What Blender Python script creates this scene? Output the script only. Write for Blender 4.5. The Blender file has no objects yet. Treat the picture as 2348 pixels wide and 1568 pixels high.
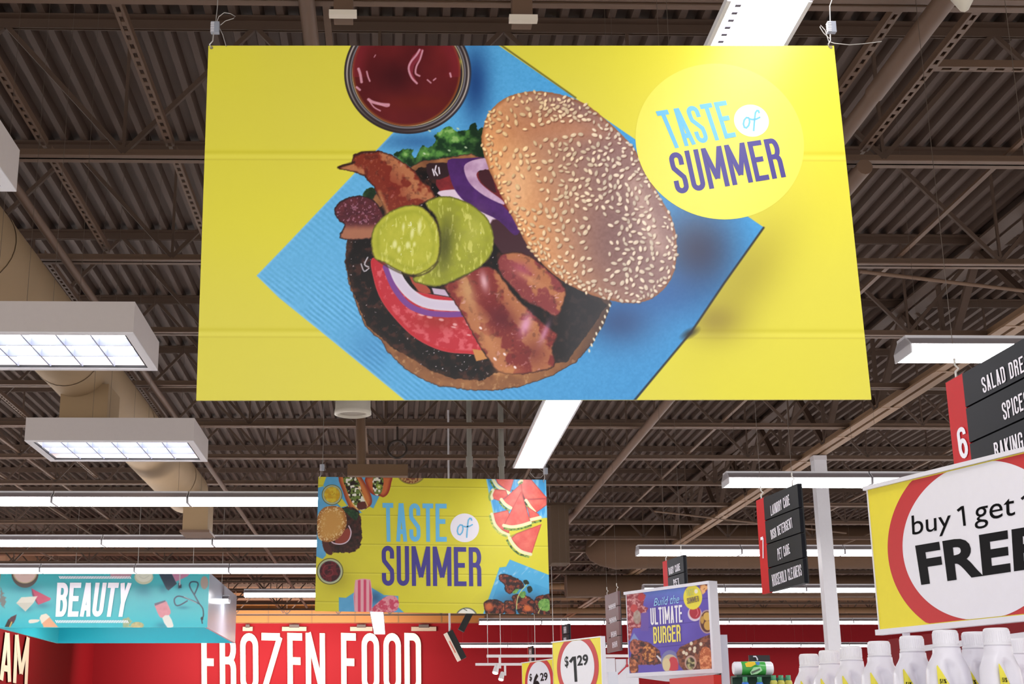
import bpy, math, random
import numpy as np
from mathutils import Vector, Matrix
random.seed(7)
sc = bpy.context.scene
col = sc.collection

# ------------------------------------------------------------------ camera, world, exposure
W, H, F = 2348, 1568, 3200.0
CX, CY = 980.0, 784.0                    # optical centre (the photo is an off-centre crop)
EYE = np.array([0.0, 0.0, 1.6])
_lx = np.array([1.0, .004, (80 - 891 * .004) / 3200]); _lx /= np.linalg.norm(_lx)
_d = np.array([-80.0, 891.0, 3200.0]); _d /= np.linalg.norm(_d)
_u = np.cross(_lx, _d)
M = np.stack([_lx, _d, _u], axis=1)      # world axes seen from the camera (right, down, forward)
cam_d = bpy.data.cameras.new('camera'); cam = bpy.data.objects.new('camera', cam_d); col.objects.link(cam)
cam_d.sensor_width = 36; cam_d.lens = F / W * 36; cam_d.shift_x = (W / 2 - CX) / W
cam_d.clip_start = .05; cam_d.clip_end = 300
cam.matrix_world = Matrix([[M[0][i], -M[1][i], -M[2][i], EYE[i]] for i in range(3)] + [[0, 0, 0, 1]])
sc.camera = cam
vs = sc.view_settings
vs.view_transform = 'Standard'; vs.look = 'None'; vs.gamma = 1; vs.use_curve_mapping = False; vs.exposure = 0.28
sc.cycles.max_bounces = 6; sc.cycles.diffuse_bounces = 3; sc.cycles.glossy_bounces = 3
sc.cycles.sample_clamp_indirect = 4.0
wd = bpy.data.worlds.new('store_ambient'); sc.world = wd; wd.use_nodes = True
wd.node_tree.nodes['Background'].inputs[0].default_value = (1.0, .97, .94, 1)
wd.node_tree.nodes['Background'].inputs[1].default_value = 1.45
LAMP = 20.0                               # radiance of every fluorescent lens

# ------------------------------------------------------------------ rays from photo pixels
def ray(px, py):
    c = np.array([(px - CX) / F, (py - CY) / F, 1.0]); r = M.T @ c
    return r / np.linalg.norm(r)
def at_Y(px, py, Y): r = ray(px, py); return EYE + r * (Y / r[1])
def at_X(px, py, X): r = ray(px, py); return EYE + r * (X / r[0])
def at_h(px, py, h): r = ray(px, py); return EYE + r * (h / r[2])
def proj(P):
    c = (np.asarray(P) - EYE) @ M.T
    return CX + F * c[..., 0] / c[..., 2], CY + F * c[..., 1] / c[..., 2]
class Quad:
    """a vertical board: corner pixels, its left corner at depth Y0, right corner found at the same height or at Y1"""
    def __init__(s, tl, tr, br, bl, Y0, Y1=None):
        TL = at_Y(*tl, Y0)
        TR = at_h(*tr, TL[2] - EYE[2]) if Y1 is None else at_Y(*tr, Y1)
        s.o = TL; u = TR - TL; u[2] = 0; s.u = u / np.linalg.norm(u)
        s.n = np.cross(s.u, [0, 0, 1.0])
        if s.n @ (EYE - TL) < 0: s.n = -s.n
        s.c = [s.hit(*p) for p in (tl, tr, br, bl)]
    def hit(s, px, py, off=0.0):
        r = ray(px, py); t = (s.n @ (s.o - EYE)) / (s.n @ r); return EYE + r * t + s.n * off
    def map(s, a, b, off=0.0):           # a 0..1 left to right, b 0..1 bottom to top
        TL, TR, BR, BL = s.c
        return (BL * (1 - a) + BR * a) * (1 - b) + (TL * (1 - a) + TR * a) * b + s.n * off
    def sub(s, tl, tr, br, bl, off=0.0):
        q = Quad.__new__(Quad); q.o, q.u, q.n = s.o, s.u, s.n
        q.c = [s.hit(*p, off) for p in (tl, tr, br, bl)]; return q

# ------------------------------------------------------------------ materials
def lin(c):
    c = np.asarray(c, float) / 255.0
    return np.where(c <= .04045, c / 12.92, ((c + .055) / 1.055) ** 2.4)
MATS = {}
def mat(name, rgb=(200, 200, 200), rough=.6, metal=0.0, emit=0.0, var=.06, scale=30.0, spec=.5, attr=False, coat=0.0, bump=0.0, alpha=1.0):
    if name in MATS: return MATS[name]
    m = bpy.data.materials.new(name); m.use_nodes = True; nt = m.node_tree; b = nt.nodes['Principled BSDF']
    b.inputs['Roughness'].default_value = rough; b.inputs['Metallic'].default_value = metal
    b.inputs['Specular IOR Level'].default_value = spec; b.inputs['Coat Weight'].default_value = coat; b.inputs['Coat Roughness'].default_value = .12
    l = lin(rgb); c4 = (*l, 1)
    if attr:
        a = nt.nodes.new('ShaderNodeVertexColor'); a.layer_name = 'print'
        nt.links.new(a.outputs['Color'], b.inputs['Base Color'])
    elif var > 0:
        tc = nt.nodes.new('ShaderNodeTexCoord'); nz = nt.nodes.new('ShaderNodeTexNoise'); nz.inputs['Scale'].default_value = scale
        nz.inputs['Detail'].default_value = 4
        mx = nt.nodes.new('ShaderNodeMixRGB'); mx.inputs[1].default_value = (*(l * (1 - var)), 1); mx.inputs[2].default_value = (*np.minimum(l * (1 + var), 1), 1)
        nt.links.new(tc.outputs['Object'], nz.inputs['Vector']); nt.links.new(nz.outputs['Fac'], mx.inputs[0]); nt.links.new(mx.outputs[0], b.inputs['Base Color'])
        if bump > 0:
            bp = nt.nodes.new('ShaderNodeBump'); bp.inputs['Strength'].default_value = bump; bp.inputs['Distance'].default_value = .01
            nt.links.new(nz.outputs['Fac'], bp.inputs['Height']); nt.links.new(bp.outputs[0], b.inputs['Normal'])
    else: b.inputs['Base Color'].default_value = c4
    if emit > 0:
        b.inputs['Emission Color'].default_value = c4; b.inputs['Emission Strength'].default_value = emit
    if alpha < 1: b.inputs['Alpha'].default_value = alpha
    MATS[name] = m; return m

# ------------------------------------------------------------------ mesh builder
class MB:
    def __init__(s): s.v, s.f, s.m, s.sm = [], [], [], []
    def add(s, vs_, fs, mi=0, smooth=False):
        k = len(s.v); s.v += [tuple(map(float, p)) for p in vs_]
        for f in fs: s.f.append(tuple(i + k for i in f)); s.m.append(mi); s.sm.append(smooth)
        return s
    def hexa(s, b, t, mi=0):             # b, t: four points each, same winding
        s.add(list(b) + list(t), [(3, 2, 1, 0), (4, 5, 6, 7), (0, 1, 5, 4), (1, 2, 6, 5), (2, 3, 7, 6), (3, 0, 4, 7)], mi); return s
    def box(s, x0, x1, y0, y1, z0, z1, mi=0):
        return s.hexa([(x0, y0, z0), (x1, y0, z0), (x1, y1, z0), (x0, y1, z0)], [(x0, y0, z1), (x1, y0, z1), (x1, y1, z1), (x0, y1, z1)], mi)
    def bar(s, p0, p1, w, h, up=(0, 0, 1), mi=0):
        p0, p1, up = map(lambda q: np.array(q, float), (p0, p1, up)); d = p1 - p0; d /= np.linalg.norm(d)
        a = np.cross(d, up)
        if np.linalg.norm(a) < 1e-4: a = np.cross(d, [1, 0, 0])
        a /= np.linalg.norm(a); b = np.cross(a, d); a *= w / 2; b *= h / 2
        return s.hexa([p0 - a - b, p0 + a - b, p0 + a + b, p0 - a + b], [p1 - a - b, p1 + a - b, p1 + a + b, p1 - a + b], mi)
    def tube(s, pts, r, n=8, mi=0, cap=True):
        pts = [np.array(p, float) for p in pts]; rs = r if hasattr(r, '__len__') else [r] * len(pts); vv, ff = [], []
        ref = None
        for i, p in enumerate(pts):
            d = pts[min(i + 1, len(pts) - 1)] - pts[max(i - 1, 0)]; d /= np.linalg.norm(d)
            if ref is None: ref = np.array([0, 0, 1.0]) if abs(d[2]) < .9 else np.array([1.0, 0, 0])
            a = np.cross(d, ref); a /= np.linalg.norm(a); b = np.cross(a, d); ref = b
            for k in range(n): t = 2 * math.pi * k / n; vv.append(p + rs[i] * (a * math.cos(t) + b * math.sin(t)))
        for i in range(len(pts) - 1):
            for k in range(n): ff.append((i * n + k, i * n + (k + 1) % n, (i + 1) * n + (k + 1) % n, (i + 1) * n + k))
        s.add(vv, ff, mi, True)
        if cap:
            s.add(vv[:n], [tuple(range(n))[::-1]], mi); s.add(vv[-n:], [tuple(range(n))], mi)
        return s
    def lathe(s, c, prof, n=24, mi=0):   # prof (r, z) list about the vertical through c
        c = np.array(c, float); vv, ff = [], []
        for r, z in prof:
            for k in range(n): t = 2 * math.pi * k / n; vv.append(c + [r * math.cos(t), r * math.sin(t), z])
        for i in range(len(prof) - 1):
            for k in range(n): ff.append((i * n + k, i * n + (k + 1) % n, (i + 1) * n + (k + 1) % n, (i + 1) * n + k))
        s.add(vv, ff, mi, True); return s
    def slab(s, q, a0, a1, b0, b1, d0, d1, mi=0):       # box on a board: d0..d1 distance in front of the board plane
        return s.hexa([q.map(a0, b0, d0), q.map(a1, b0, d0), q.map(a1, b1, d0), q.map(a0, b1, d0)],
                      [q.map(a0, b0, d1), q.map(a1, b0, d1), q.map(a1, b1, d1), q.map(a0, b1, d1)], mi)
def mesh_of(name, mb, mats, org):
    me = bpy.data.meshes.new(name); o_ = np.asarray(org, float)
    me.from_pydata([tuple(np.array(v) - o_) for v in mb.v], [], mb.f)
    for m in (mats if isinstance(mats, (list, tuple)) else [mats]): me.materials.append(m)
    me.polygons.foreach_set('material_index', mb.m); me.polygons.foreach_set('use_smooth', mb.sm); me.update()
    return me
def tagit(o, label=None, cat=None, group=None, kind=None):
    for k, v in (('label', label), ('category', cat), ('group', group), ('kind', kind)):
        if v: o[k] = v
    return o
def thing(name, label, cat, loc, group=None):
    o = bpy.data.objects.new(name, None); col.objects.link(o); o.location = tuple(map(float, loc)); o['org'] = [float(x) for x in loc]
    o.empty_display_size = .1
    return tagit(o, label, cat, group)
def org_of(o): return np.array(list(o['org']))
def part(name, mb, mats, parent, label=None, kind=None):
    org = org_of(parent)
    o = bpy.data.objects.new(name, mesh_of(name, mb, mats, org)); col.objects.link(o); o.parent = parent; o['org'] = [float(x) for x in org]
    return tagit(o, label, kind=kind)
def solo(name, mb, mats, label, cat, org=None, group=None, kind=None):
    org = np.mean(np.array(mb.v), axis=0) if org is None else np.asarray(org, float)
    o = bpy.data.objects.new(name, mesh_of(name, mb, mats, org)); col.objects.link(o); o.location = tuple(org); o['org'] = [float(x) for x in org]
    return tagit(o, label, cat, group, kind)
def struct(name, mb, mats):
    o = solo(name, mb, mats, None, None, org=(0, 0, 0)); o['kind'] = 'structure'; return o
def copy_tree(o, loc, label=None, group=None, rz=None):
    r = o.copy(); col.objects.link(r); r.location = tuple(map(float, loc))
    if rz is not None: r.rotation_euler = (0, 0, rz)
    if label: r['label'] = label
    if group: r['group'] = group
    for ch in list(o.children):
        c = ch.copy(); col.objects.link(c); c.parent = r
        for g in list(ch.children):
            e = g.copy(); col.objects.link(e); e.parent = c
    return r

# ------------------------------------------------------------------ lettering
def arc(cx, cy, rx, ry, a0, a1, n=10):
    return [(cx + rx * math.cos(math.radians(a0 + (a1 - a0) * i / n)), cy + ry * math.sin(math.radians(a0 + (a1 - a0) * i / n))) for i in range(n + 1)]
def glyph(ch, w, s):
    """condensed capitals: stroke centre lines in a box w wide and 1 high, stroke s; -> list of (points, closed)"""
    L, R, B, T = s / 2, w - s / 2, s / 2, 1 - s / 2; c = w / 2; r = (R - L) / 2
    full = lambda x: ([(x, 0), (x, 1)], 0)
    o = arc(c, T - r, r, r, 0, 180) + arc(c, B + r, r, r, 180, 360)
    m = .53
    G = {'A': [([(L, 0), (c - s * .12, 1)], 0), ([(R, 0), (c + s * .12, 1)], 0), ([(L + r * .25, .26), (R - r * .25, .26)], 0)],
         'B': [full(L), ([(L, T)] + arc(R - r * .9, T - .18, r * .9, .18, 90, -90) + [(L, T - .36)], 0), ([(L, T - .36)] + arc(R - r * .9, (B + T - .36) / 2, r * .9, (T - .36 - B) / 2, 90, -90) + [(L, B)], 0)],
         'C': [([(R, .68)] + arc(c, T - r, r, r, 0, 180) + arc(c, B + r, r, r, 180, 360) + [(R, .32)], 0)],
         'D': [full(L), ([(L, T)] + arc(R - r, T - r, r, r, 90, 0) + arc(R - r, B + r, r, r, 0, -90) + [(L, B)], 0)],
         'E': [full(L), ([(L, T), (w, T)], 0), ([(L, m), (w * .88, m)], 0), ([(L, B), (w, B)], 0)],
         'F': [full(L), ([(L, T), (w, T)], 0), ([(L, m - .02), (w * .88, m - .02)], 0)],
         'G': [([(R, .68)] + arc(c, T - r, r, r, 0, 180) + arc(c, B + r, r, r, 180, 360) + [(R, .46), (c, .46)], 0)],
         'H': [full(L), full(R), ([(L, m), (R, m)], 0)], 'I': [full(c)],
         'K': [full(L), ([(R, 1), (L + s * .3, .42)], 0), ([(c - s * .1, .55), (R, 0)], 0)],
         'L': [full(L), ([(L, B), (w, B)], 0)],
         'M': [full(L), full(R), ([(L, 1), (c, .22)], 0), ([(R, 1), (c, .22)], 0)],
         'N': [full(L), full(R), ([(L, 1), (R, 0)], 0)], 'O': [(o, 1)],
         'P': [full(L), ([(L, T)] + arc(R - r * .9, T - .2, r * .9, .2, 90, -90) + [(L, T - .4)], 0)],
         'R': [full(L), ([(L, T)] + arc(R - r * .9, T - .2, r * .9, .2, 90, -90) + [(L, T - .4)], 0), ([(c, T - .4)] + arc(R - r * .8, T - .4 - .14, r * .8, .14, 90, 0, 5) + [(R, 0)], 0)],
         'S': [([(R, .68)] + arc(c, T - r, r, r, 0, 180) + [(L, .70), (L + .1 * r, .62), (R - .1 * r, .38), (R, .30)] + arc(c, B + r, r, r, 0, -180) + [(L, .32)], 0)],
         'T': [full(c), ([(0, T), (w, T)], 0)],
         'U': [([(L, 1)] + arc(c, B + r, r, r, 180, 360) + [(R, 1)], 0)],
         'V': [([(L, 1), (c, 0)], 0), ([(R, 1), (c, 0)], 0)],
         'W': [([(L, 1), (L + r * .5, 0)], 0), ([(L + r * .5, 0), (c, .8)], 0), ([(c, .8), (R - r * .5, 0)], 0), ([(R - r * .5, 0), (R, 1)], 0)],
         'Y': [([(L, 1), (c, .42)], 0), ([(R, 1), (c, .42)], 0), ([(c, 0), (c, .46)], 0)],
         'Z': [([(0, T), (R, T)], 0), ([(R, T), (L, B)], 0), ([(L, B), (w, B)], 0)],
         '6': [(arc(c, .32, r, .32 - B, 0, 360, 16)[:-1], 1), ([(L, .3), (L, T - r)] + arc(c, T - r, r, r, 180, 0) + [(R, .74)], 0)],
         '7': [([(0, T), (R, T)], 0), ([(R, T), (c - s * .3, 0)], 0)],
         '&': [(arc(c, .72, r * .8, .2, 0, 360, 12)[:-1], 1), (arc(c, .26, r, .22, 0, 360, 12)[:-1], 1)],
         '1': [full(c + s * .2), ([(c + s * .2, 1 - s * .3), (0, .78)], 0)],
         '2': [([(L, .72)] + arc(c, T - r, r, r, 180, 0) + [(R, .62), (L, B), (w, B)], 0)],
         '9': [(arc(c, .68, r, .32 - B, 0, 360, 16)[:-1], 1), ([(R, .7), (R, B + r)] + arc(c, B + r, r, r, 0, -180) + [(L, .26)], 0)],
         '-': [([(s * .5, m), (w - s * .5, m)], 0)]}
    return G.get(ch, [])
def ribbon(pts, s, closed):
    P = [np.array(p, float) for p in pts]; Q = [P[0]]
    for p in P[1:]:
        if np.linalg.norm(p - Q[-1]) > 1e-4: Q.append(p)
    n = len(Q); L_, R_ = [], []
    for i in range(n):
        a = Q[(i - 1) % n] if (closed or i > 0) else None; b = Q[(i + 1) % n] if (closed or i < n - 1) else None
        d1 = (Q[i] - a) if a is not None else (b - Q[i]); d2 = (b - Q[i]) if b is not None else (Q[i] - a)
        d1 = d1 / np.linalg.norm(d1); d2 = d2 / np.linalg.norm(d2); n1 = np.array([-d1[1], d1[0]]); n2 = np.array([-d2[1], d2[0]])
        mm = n1 + n2; mm /= max(np.linalg.norm(mm), 1e-6); k = 1 / max(mm @ n1, .45)
        L_.append(Q[i] + mm * s / 2 * k); R_.append(Q[i] - mm * s / 2 * k)
    fs = [(i, (i + 1) % n, (i + 1) % n + n, i + n) for i in range(n if closed else n - 1)]
    return L_ + R_, fs
WIDE = {'M': 1.5, 'W': 1.4, 'I': .5, ' ': .6, 'O': 1.0, 'T': .96, 'N': 1.05, '1': .7}
def lettering(mb, txt, q, gw=.4, s=.12, gap=.09, off=.0015, mi=0, slant=0.0, fit=True):
    """condensed capitals filling the quad q (a Quad); letters are thin raised print"""
    ws = [gw * WIDE.get(c, 1.0) if c != 'I' else s * 1.05 for c in txt]
    tot = sum(ws) + gap * (len(txt) - 1); x = 0
    for ch, w in zip(txt, ws):
        for gi, (pts, cl) in enumerate(glyph(ch, w, s)):
            vv, ff = ribbon(pts, s, cl); vv = [(min(max(p[0], 0), w) , min(max(p[1], 0), 1)) if not cl else p for p in vv]
            mb.add([q.map((x + p[0] + slant * p[1]) / tot, p[1], off + gi * off * .12) for p in vv], ff, mi)
        x += w + gap
    return mb
def font_lettering(mb, txt, q, bold=0.0, off=.0015, mi=0, shear=0.0, space=1.0):
    """plain sans text filling the quad"""
    cu = bpy.data.curves.new('t', 'FONT'); cu.body = txt; cu.offset = bold; cu.shear = shear; cu.space_character = space; cu.resolution_u = 4
    ob = bpy.data.objects.new('t', cu); col.objects.link(ob); dg = bpy.context.evaluated_depsgraph_get(); me = ob.evaluated_get(dg).to_mesh()
    vv = np.array([v.co[:] for v in me.vertices]); ff = [tuple(p.vertices) for p in me.polygons]
    lo, hi = vv.min(0), vv.max(0)
    mb.add([q.map((p[0] - lo[0]) / (hi[0] - lo[0]), (p[1] - lo[1]) / (hi[1] - lo[1]), off) for p in vv], ff, mi)
    ob.evaluated_get(dg).to_mesh_clear(); bpy.data.objects.remove(ob); bpy.data.curves.remove(cu); return mb
def stroke_px(mb, q, pts, wpx, off=.002, mi=0, closed=False):   # a drawn line on a board, given where it lies in the photo
    vv, ff = ribbon(pts, wpx, closed); mb.add([q.hit(p[0], p[1], off) for p in vv], ff, mi); return mb
def poly_px(mb, q, pts, off=.001, mi=0): mb.add([q.hit(*p, off) for p in pts], [tuple(range(len(pts)))], mi); return mb
def disc(mb, q, c, r, off, mi=0, n=64):  # true circle on the board, r in metres
    mb.add([c + q.n * off + q.u * r * math.cos(2 * math.pi * k / n) + np.array([0, 0, 1.0]) * r * math.sin(2 * math.pi * k / n) for k in range(n)], [tuple(range(n))], mi); return mb

# ------------------------------------------------------------------ printed pictures: colours laid on a fine grid
def _h(ix, iy, seed):
    n = (ix.astype(np.int64) * 374761393 + iy.astype(np.int64) * 668265263 + seed * 974634777) & 0xffffffff
    n = ((n ^ (n >> 13)) * 1274126177) & 0xffffffff; return ((n ^ (n >> 16)) & 0xffff) / 65535.0
def noise(x, y, sc_, seed=0, oct_=3):
    out = 0; amp = 1; tot = 0; x = x / sc_; y = y / sc_
    for o in range(oct_):
        ix, iy = np.floor(x), np.floor(y); fx, fy = x - ix, y - iy; fx = fx * fx * (3 - 2 * fx); fy = fy * fy * (3 - 2 * fy)
        v = (_h(ix, iy, seed + o) * (1 - fx) + _h(ix + 1, iy, seed + o) * fx) * (1 - fy) + (_h(ix, iy + 1, seed + o) * (1 - fx) + _h(ix + 1, iy + 1, seed + o) * fx) * fy
        out = out + v * amp; tot += amp; amp *= .5; x = x * 2.03; y = y * 2.03
    return out / tot
def C3(c): return np.array(c, float)
def mix(a, b, t):
    t = np.clip(np.asarray(t, float), 0, 1)[..., None]; return np.asarray(a, float) * (1 - t) + np.asarray(b, float) * t
def sstep(e0, e1, x): t = np.clip((x - e0) / (e1 - e0), 0, 1); return t * t * (3 - 2 * t)
def smooth(pts, k=5):
    P = [np.array(p, float) for p in pts]; n = len(P); out = []
    for i in range(n):
        p0, p1, p2, p3 = P[i - 1], P[i], P[(i + 1) % n], P[(i + 2) % n]
        for j in range(k):
            t = j / k; out.append(.5 * (2 * p1 + (p2 - p0) * t + (2 * p0 - 5 * p1 + 4 * p2 - p3) * t * t + (3 * p1 - p0 - 3 * p2 + p3) * t ** 3))
    return out
class Cv:
    def __init__(s, px, py, base): s.x, s.y = px.ravel(), py.ravel(); s.c = np.tile(C3(base), (s.x.size, 1))
    def sel(s, x0, x1, y0, y1): return np.nonzero((s.x > x0) & (s.x < x1) & (s.y > y0) & (s.y < y1))[0]
    def put(s, i, colr, a): a = np.clip(a, 0, 1)[:, None]; s.c[i] = s.c[i] * (1 - a) + np.asarray(colr, float) * a
    def poly(s, pts, colr, soft=1.6, sm=0, rag=0.0, rs=6.0, op=1.0, seed=1):
        if sm: pts = smooth(pts, sm)
        P = np.array(pts, float); pad = soft + rag + 1
        i = s.sel(P[:, 0].min() - pad, P[:, 0].max() + pad, P[:, 1].min() - pad, P[:, 1].max() + pad)
        if not i.size: return
        X, Y = s.x[i], s.y[i]; x, y = X, Y
        if rag: x = X + (noise(X, Y, rs, seed) - .5) * 2 * rag; y = Y + (noise(X, Y, rs, seed + 9) - .5) * 2 * rag
        d = np.full(x.shape, 1e9); ins = np.zeros(x.shape, bool); n = len(P)
        for k in range(n):
            ax, ay = P[k]; bx, by = P[(k + 1) % n]; ex, ey = bx - ax, by - ay; L2 = ex * ex + ey * ey + 1e-9
            t = np.clip(((x - ax) * ex + (y - ay) * ey) / L2, 0, 1); d = np.minimum(d, (x - ax - t * ex) ** 2 + (y - ay - t * ey) ** 2)
            if ay != by: ins ^= ((ay > y) != (by > y)) & (x < ex * (y - ay) / (by - ay) + ax)
        sd = np.sqrt(d) * np.where(ins, -1, 1)
        s.put(i, colr(X, Y, sd) if callable(colr) else colr, np.clip(.5 - sd / soft, 0, 1) * op)
    def line(s, pts, w, colr, soft=1.4, op=1.0, sm=0):
        P = np.array(pts, float)
        if sm:
            Q = [P[0]]; 
            for k in range(len(P) - 1):
                p0, p1, p2, p3 = P[max(k - 1, 0)], P[k], P[k + 1], P[min(k + 2, len(P) - 1)]
                for j in range(1, sm + 1):
                    t = j / sm; Q.append(.5 * (2 * p1 + (p2 - p0) * t + (2 * p0 - 5 * p1 + 4 * p2 - p3) * t * t + (3 * p1 - p0 - 3 * p2 + p3) * t ** 3))
            P = np.array(Q)
        pad = w + soft; i = s.sel(P[:, 0].min() - pad, P[:, 0].max() + pad, P[:, 1].min() - pad, P[:, 1].max() + pad)
        if not i.size: return
        x, y = s.x[i], s.y[i]; d = np.full(x.shape, 1e9)
        for k in range(len(P) - 1):
            ax, ay = P[k]; bx, by = P[k + 1]; ex, ey = bx - ax, by - ay
            t = np.clip(((x - ax) * ex + (y - ay) * ey) / (ex * ex + ey * ey + 1e-9), 0, 1); d = np.minimum(d, (x - ax - t * ex) ** 2 + (y - ay - t * ey) ** 2)
        sd = np.sqrt(d) - w / 2; s.put(i, colr(x, y, sd) if callable(colr) else colr, np.clip(.5 - sd / soft, 0, 1) * op)
    def oval(s, cx, cy, rx, ry, colr, rot=0.0, soft=1.4, op=1.0):
        R = max(rx, ry) + soft + 1; i = s.sel(cx - R, cx + R, cy - R, cy + R)
        if not i.size: return
        c, q = math.cos(rot), math.sin(rot); dx, dy = s.x[i] - cx, s.y[i] - cy; u, v = (dx * c + dy * q) / rx, (-dx * q + dy * c) / ry
        rr = np.sqrt(u * u + v * v); sd = (rr - 1) * min(rx, ry)
        s.put(i, (colr(s.x[i], s.y[i], sd, u, v) if colr.__code__.co_argcount > 3 else colr(s.x[i], s.y[i], sd)) if callable(colr) else colr, np.clip(.5 - sd / soft, 0, 1) * op)
    def glow(s, cx, cy, rx, ry, colr, op, rot=0.0, clip=None):
        c, q = math.cos(rot), math.sin(rot); dx, dy = s.x - cx, s.y - cy; u, v = (dx * c + dy * q) / rx, (-dx * q + dy * c) / ry
        a = np.exp(-(u * u + v * v)) * op
        if clip is not None: a = a * clip
        i = np.nonzero(a > .01)[0]; s.put(i, colr, a[i])
def printed(name, q, parent, nx, ny, paint, material, off=.001, base=(230, 222, 66), inset=0.0):
    a, b = np.meshgrid(np.linspace(inset, 1 - inset, nx), np.linspace(inset, 1 - inset, ny))
    TL, TR, BR, BL = q.c; A, B = a[..., None], b[..., None]
    P = (BL * (1 - A) + BR * A) * (1 - B) + (TL * (1 - A) + TR * A) * B + q.n * off
    px, py = proj(P); cv = Cv(px, py, base); paint(cv)
    P = P.reshape(-1, 3) - org_of(parent); n = nx * ny
    idx = np.arange(n).reshape(ny, nx); fs = np.stack([idx[:-1, :-1], idx[:-1, 1:], idx[1:, 1:], idx[1:, :-1]], -1).reshape(-1, 4)
    me = bpy.data.meshes.new(name); me.vertices.add(n); me.vertices.foreach_set('co', P.astype(np.float32).ravel())
    me.loops.add(fs.size); me.loops.foreach_set('vertex_index', fs.astype(np.int32).ravel())
    me.polygons.add(len(fs)); me.polygons.foreach_set('loop_start', np.arange(0, fs.size, 4, dtype=np.int32)); me.polygons.foreach_set('loop_total', np.full(len(fs), 4, np.int32))
    me.update(calc_edges=True); me.materials.append(material)
    ca = me.color_attributes.new('print', 'FLOAT_COLOR', 'POINT'); rgba = np.ones((n, 4), np.float32); rgba[:, :3] = lin(np.clip(cv.c, 0, 255)); ca.data.foreach_set('color', rgba.ravel())
    o = bpy.data.objects.new(name, me); col.objects.link(o); o.parent = parent; o['org'] = [float(v) for v in org_of(parent)]
    return o
# ------------------------------------------------------------------ building shell
HJ, HD, YB = 3.45, 4.42, 45.0            # heights above the eye: joist bottom chord, roof deck; back wall depth
E = 1.6
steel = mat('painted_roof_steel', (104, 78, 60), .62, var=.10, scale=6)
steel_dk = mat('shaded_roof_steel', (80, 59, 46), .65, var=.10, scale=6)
deckm = mat('corrugated_deck_paint', (78, 58, 47), .7, var=.12, scale=3)
galv = mat('white_painted_metal', (205, 200, 204), .45, var=.04)
wire_m = mat('steel_wire', (190, 185, 180), .35, metal=.7, var=0)
mb = MB(); pitch = .152; n0, n1 = int(-15 / pitch), int(26 / pitch); vv = []; ff = []
for k in range(n0, n1):
    x = k * pitch
    for dx, dz in ((0, 0), (.046, 0), (.064, .062), (.134, .062)): vv.append((x + dx, dz))
nn = len(vv); pts = [(x, -4.0, E + HD + dz) for x, dz in vv] + [(x, YB, E + HD + dz) for x, dz in vv]
mb.add(pts, [(i, i + 1, i + 1 + nn, i + nn) for i in range(nn - 1)])
mb.box(-15, 26, -4, YB, E + HD + .07, E + HD + .12)
struct('ceiling', mb, deckm)
mb = MB().box(-15, 26, -4, YB + .3, -.1, 0); struct('floor', mb, mat('pale_vinyl_floor', (228, 224, 220), .35, var=.05, scale=2))
redw = mat('red_wall_paint', (118, 7, 15), .7, var=.04, scale=1, spec=.15); tanw = mat('ochre_wall_paint', (150, 90, 28), .6, var=.05, scale=1)
brownw = mat('brown_wall_paint', (120, 84, 62), .7, var=.08, scale=1)
ztop = at_Y(830, 1429, YB)[2]; xr = at_Y(1110, 1429, YB)[0]
XL = at_Y(150, 1500, 41.0)[0]; xl2 = at_Y(215, 1500, YB)[0]
mb = MB().box(xl2 - .6, 26, YB, YB + .2, 0, ztop); mb.box(xl2 - .6, 26, YB, YB + .2, ztop, E + HD + .1, 1)
struct('wall_back', mb, [redw, brownw])
zy = at_Y(830, 1386, YB)[2]
mb = MB().box(xl2 - .4, xr, YB - .25, YB, ztop + .01, zy)
for k in range(1, 9):
    x = xl2 + (xr - xl2) * k / 9; mb.box(x - .02, x + .02, YB - .262, YB - .25, ztop + .01, zy, 1)
struct('trim_1', mb, [tanw, mat('dark_panel_seam', (120, 84, 40), .7, var=0)])
zy2 = at_Y(640, 1322, YB)[2]
mb = MB().box(xl2 - .4, xr, YB - .12, YB, zy + .25, min(zy2, E + HD - .2)); struct('trim_2', mb, mat('amber_upper_band', (130, 84, 50), .7, var=.08, scale=1))
mb = MB().box(XL - .2, XL, 30, 41, 0, ztop); mb.box(XL - .2, XL, 30, 41, ztop, E + HD + .1, 1); struct('wall_left', mb, [redw, brownw])
mb = MB().hexa([(XL, 41, 0), (xl2, YB, 0), (xl2 - .2, YB, 0), (XL - .2, 41, 0)], [(XL, 41, E + HD), (xl2, YB, E + HD), (xl2 - .2, YB, E + HD), (XL - .2, 41, E + HD)])
struct('wall_left_corner', mb, redw)

# wall lettering
white_sign = mat('cream_sign_letter', (222, 206, 178), .5, var=.02)
wallq = Quad((455, 1451), (965, 1455), (968, 1590), (452, 1586), YB - .004, YB - .004)
t = thing('wall_lettering', 'tall cream FROZEN FOOD letters on the bright red back wall', 'sign', wallq.map(0, 0))
x = 0
spans = [(462, 494, 'F'), (504, 541, 'R'), (551, 592, 'O'), (600, 648, 'Z'), (659, 693, 'E'), (701, 745, 'N'), (782, 816, 'F'), (829, 869, 'O'), (879, 919, 'O'), (927, 965, 'D')]
for x0, x1, ch in spans:
    q = wallq.sub((x0, 1451), (x1, 1452), (x1 + 1, 1589), (x0 + 1, 1588)); mbl = MB()
    w = .42 * (x1 - x0) / 40
    for gi, (pts_, cl) in enumerate(glyph(ch, w, .125)):
        rv, rf = ribbon(pts_, .125, cl)
        n = len(rv); mbl.add([q.map(p[0] / w, p[1], .06 + gi * .003) for p in rv] + [q.map(p[0] / w, p[1], .004) for p in rv], rf + [(a, b, b + n, a + n) for a, b, _, _ in rf] + [(d_ + n, c_ + n, c_, d_) for _, _, c_, d_ in rf])
    part('letter', mbl, white_sign, t)
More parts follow.
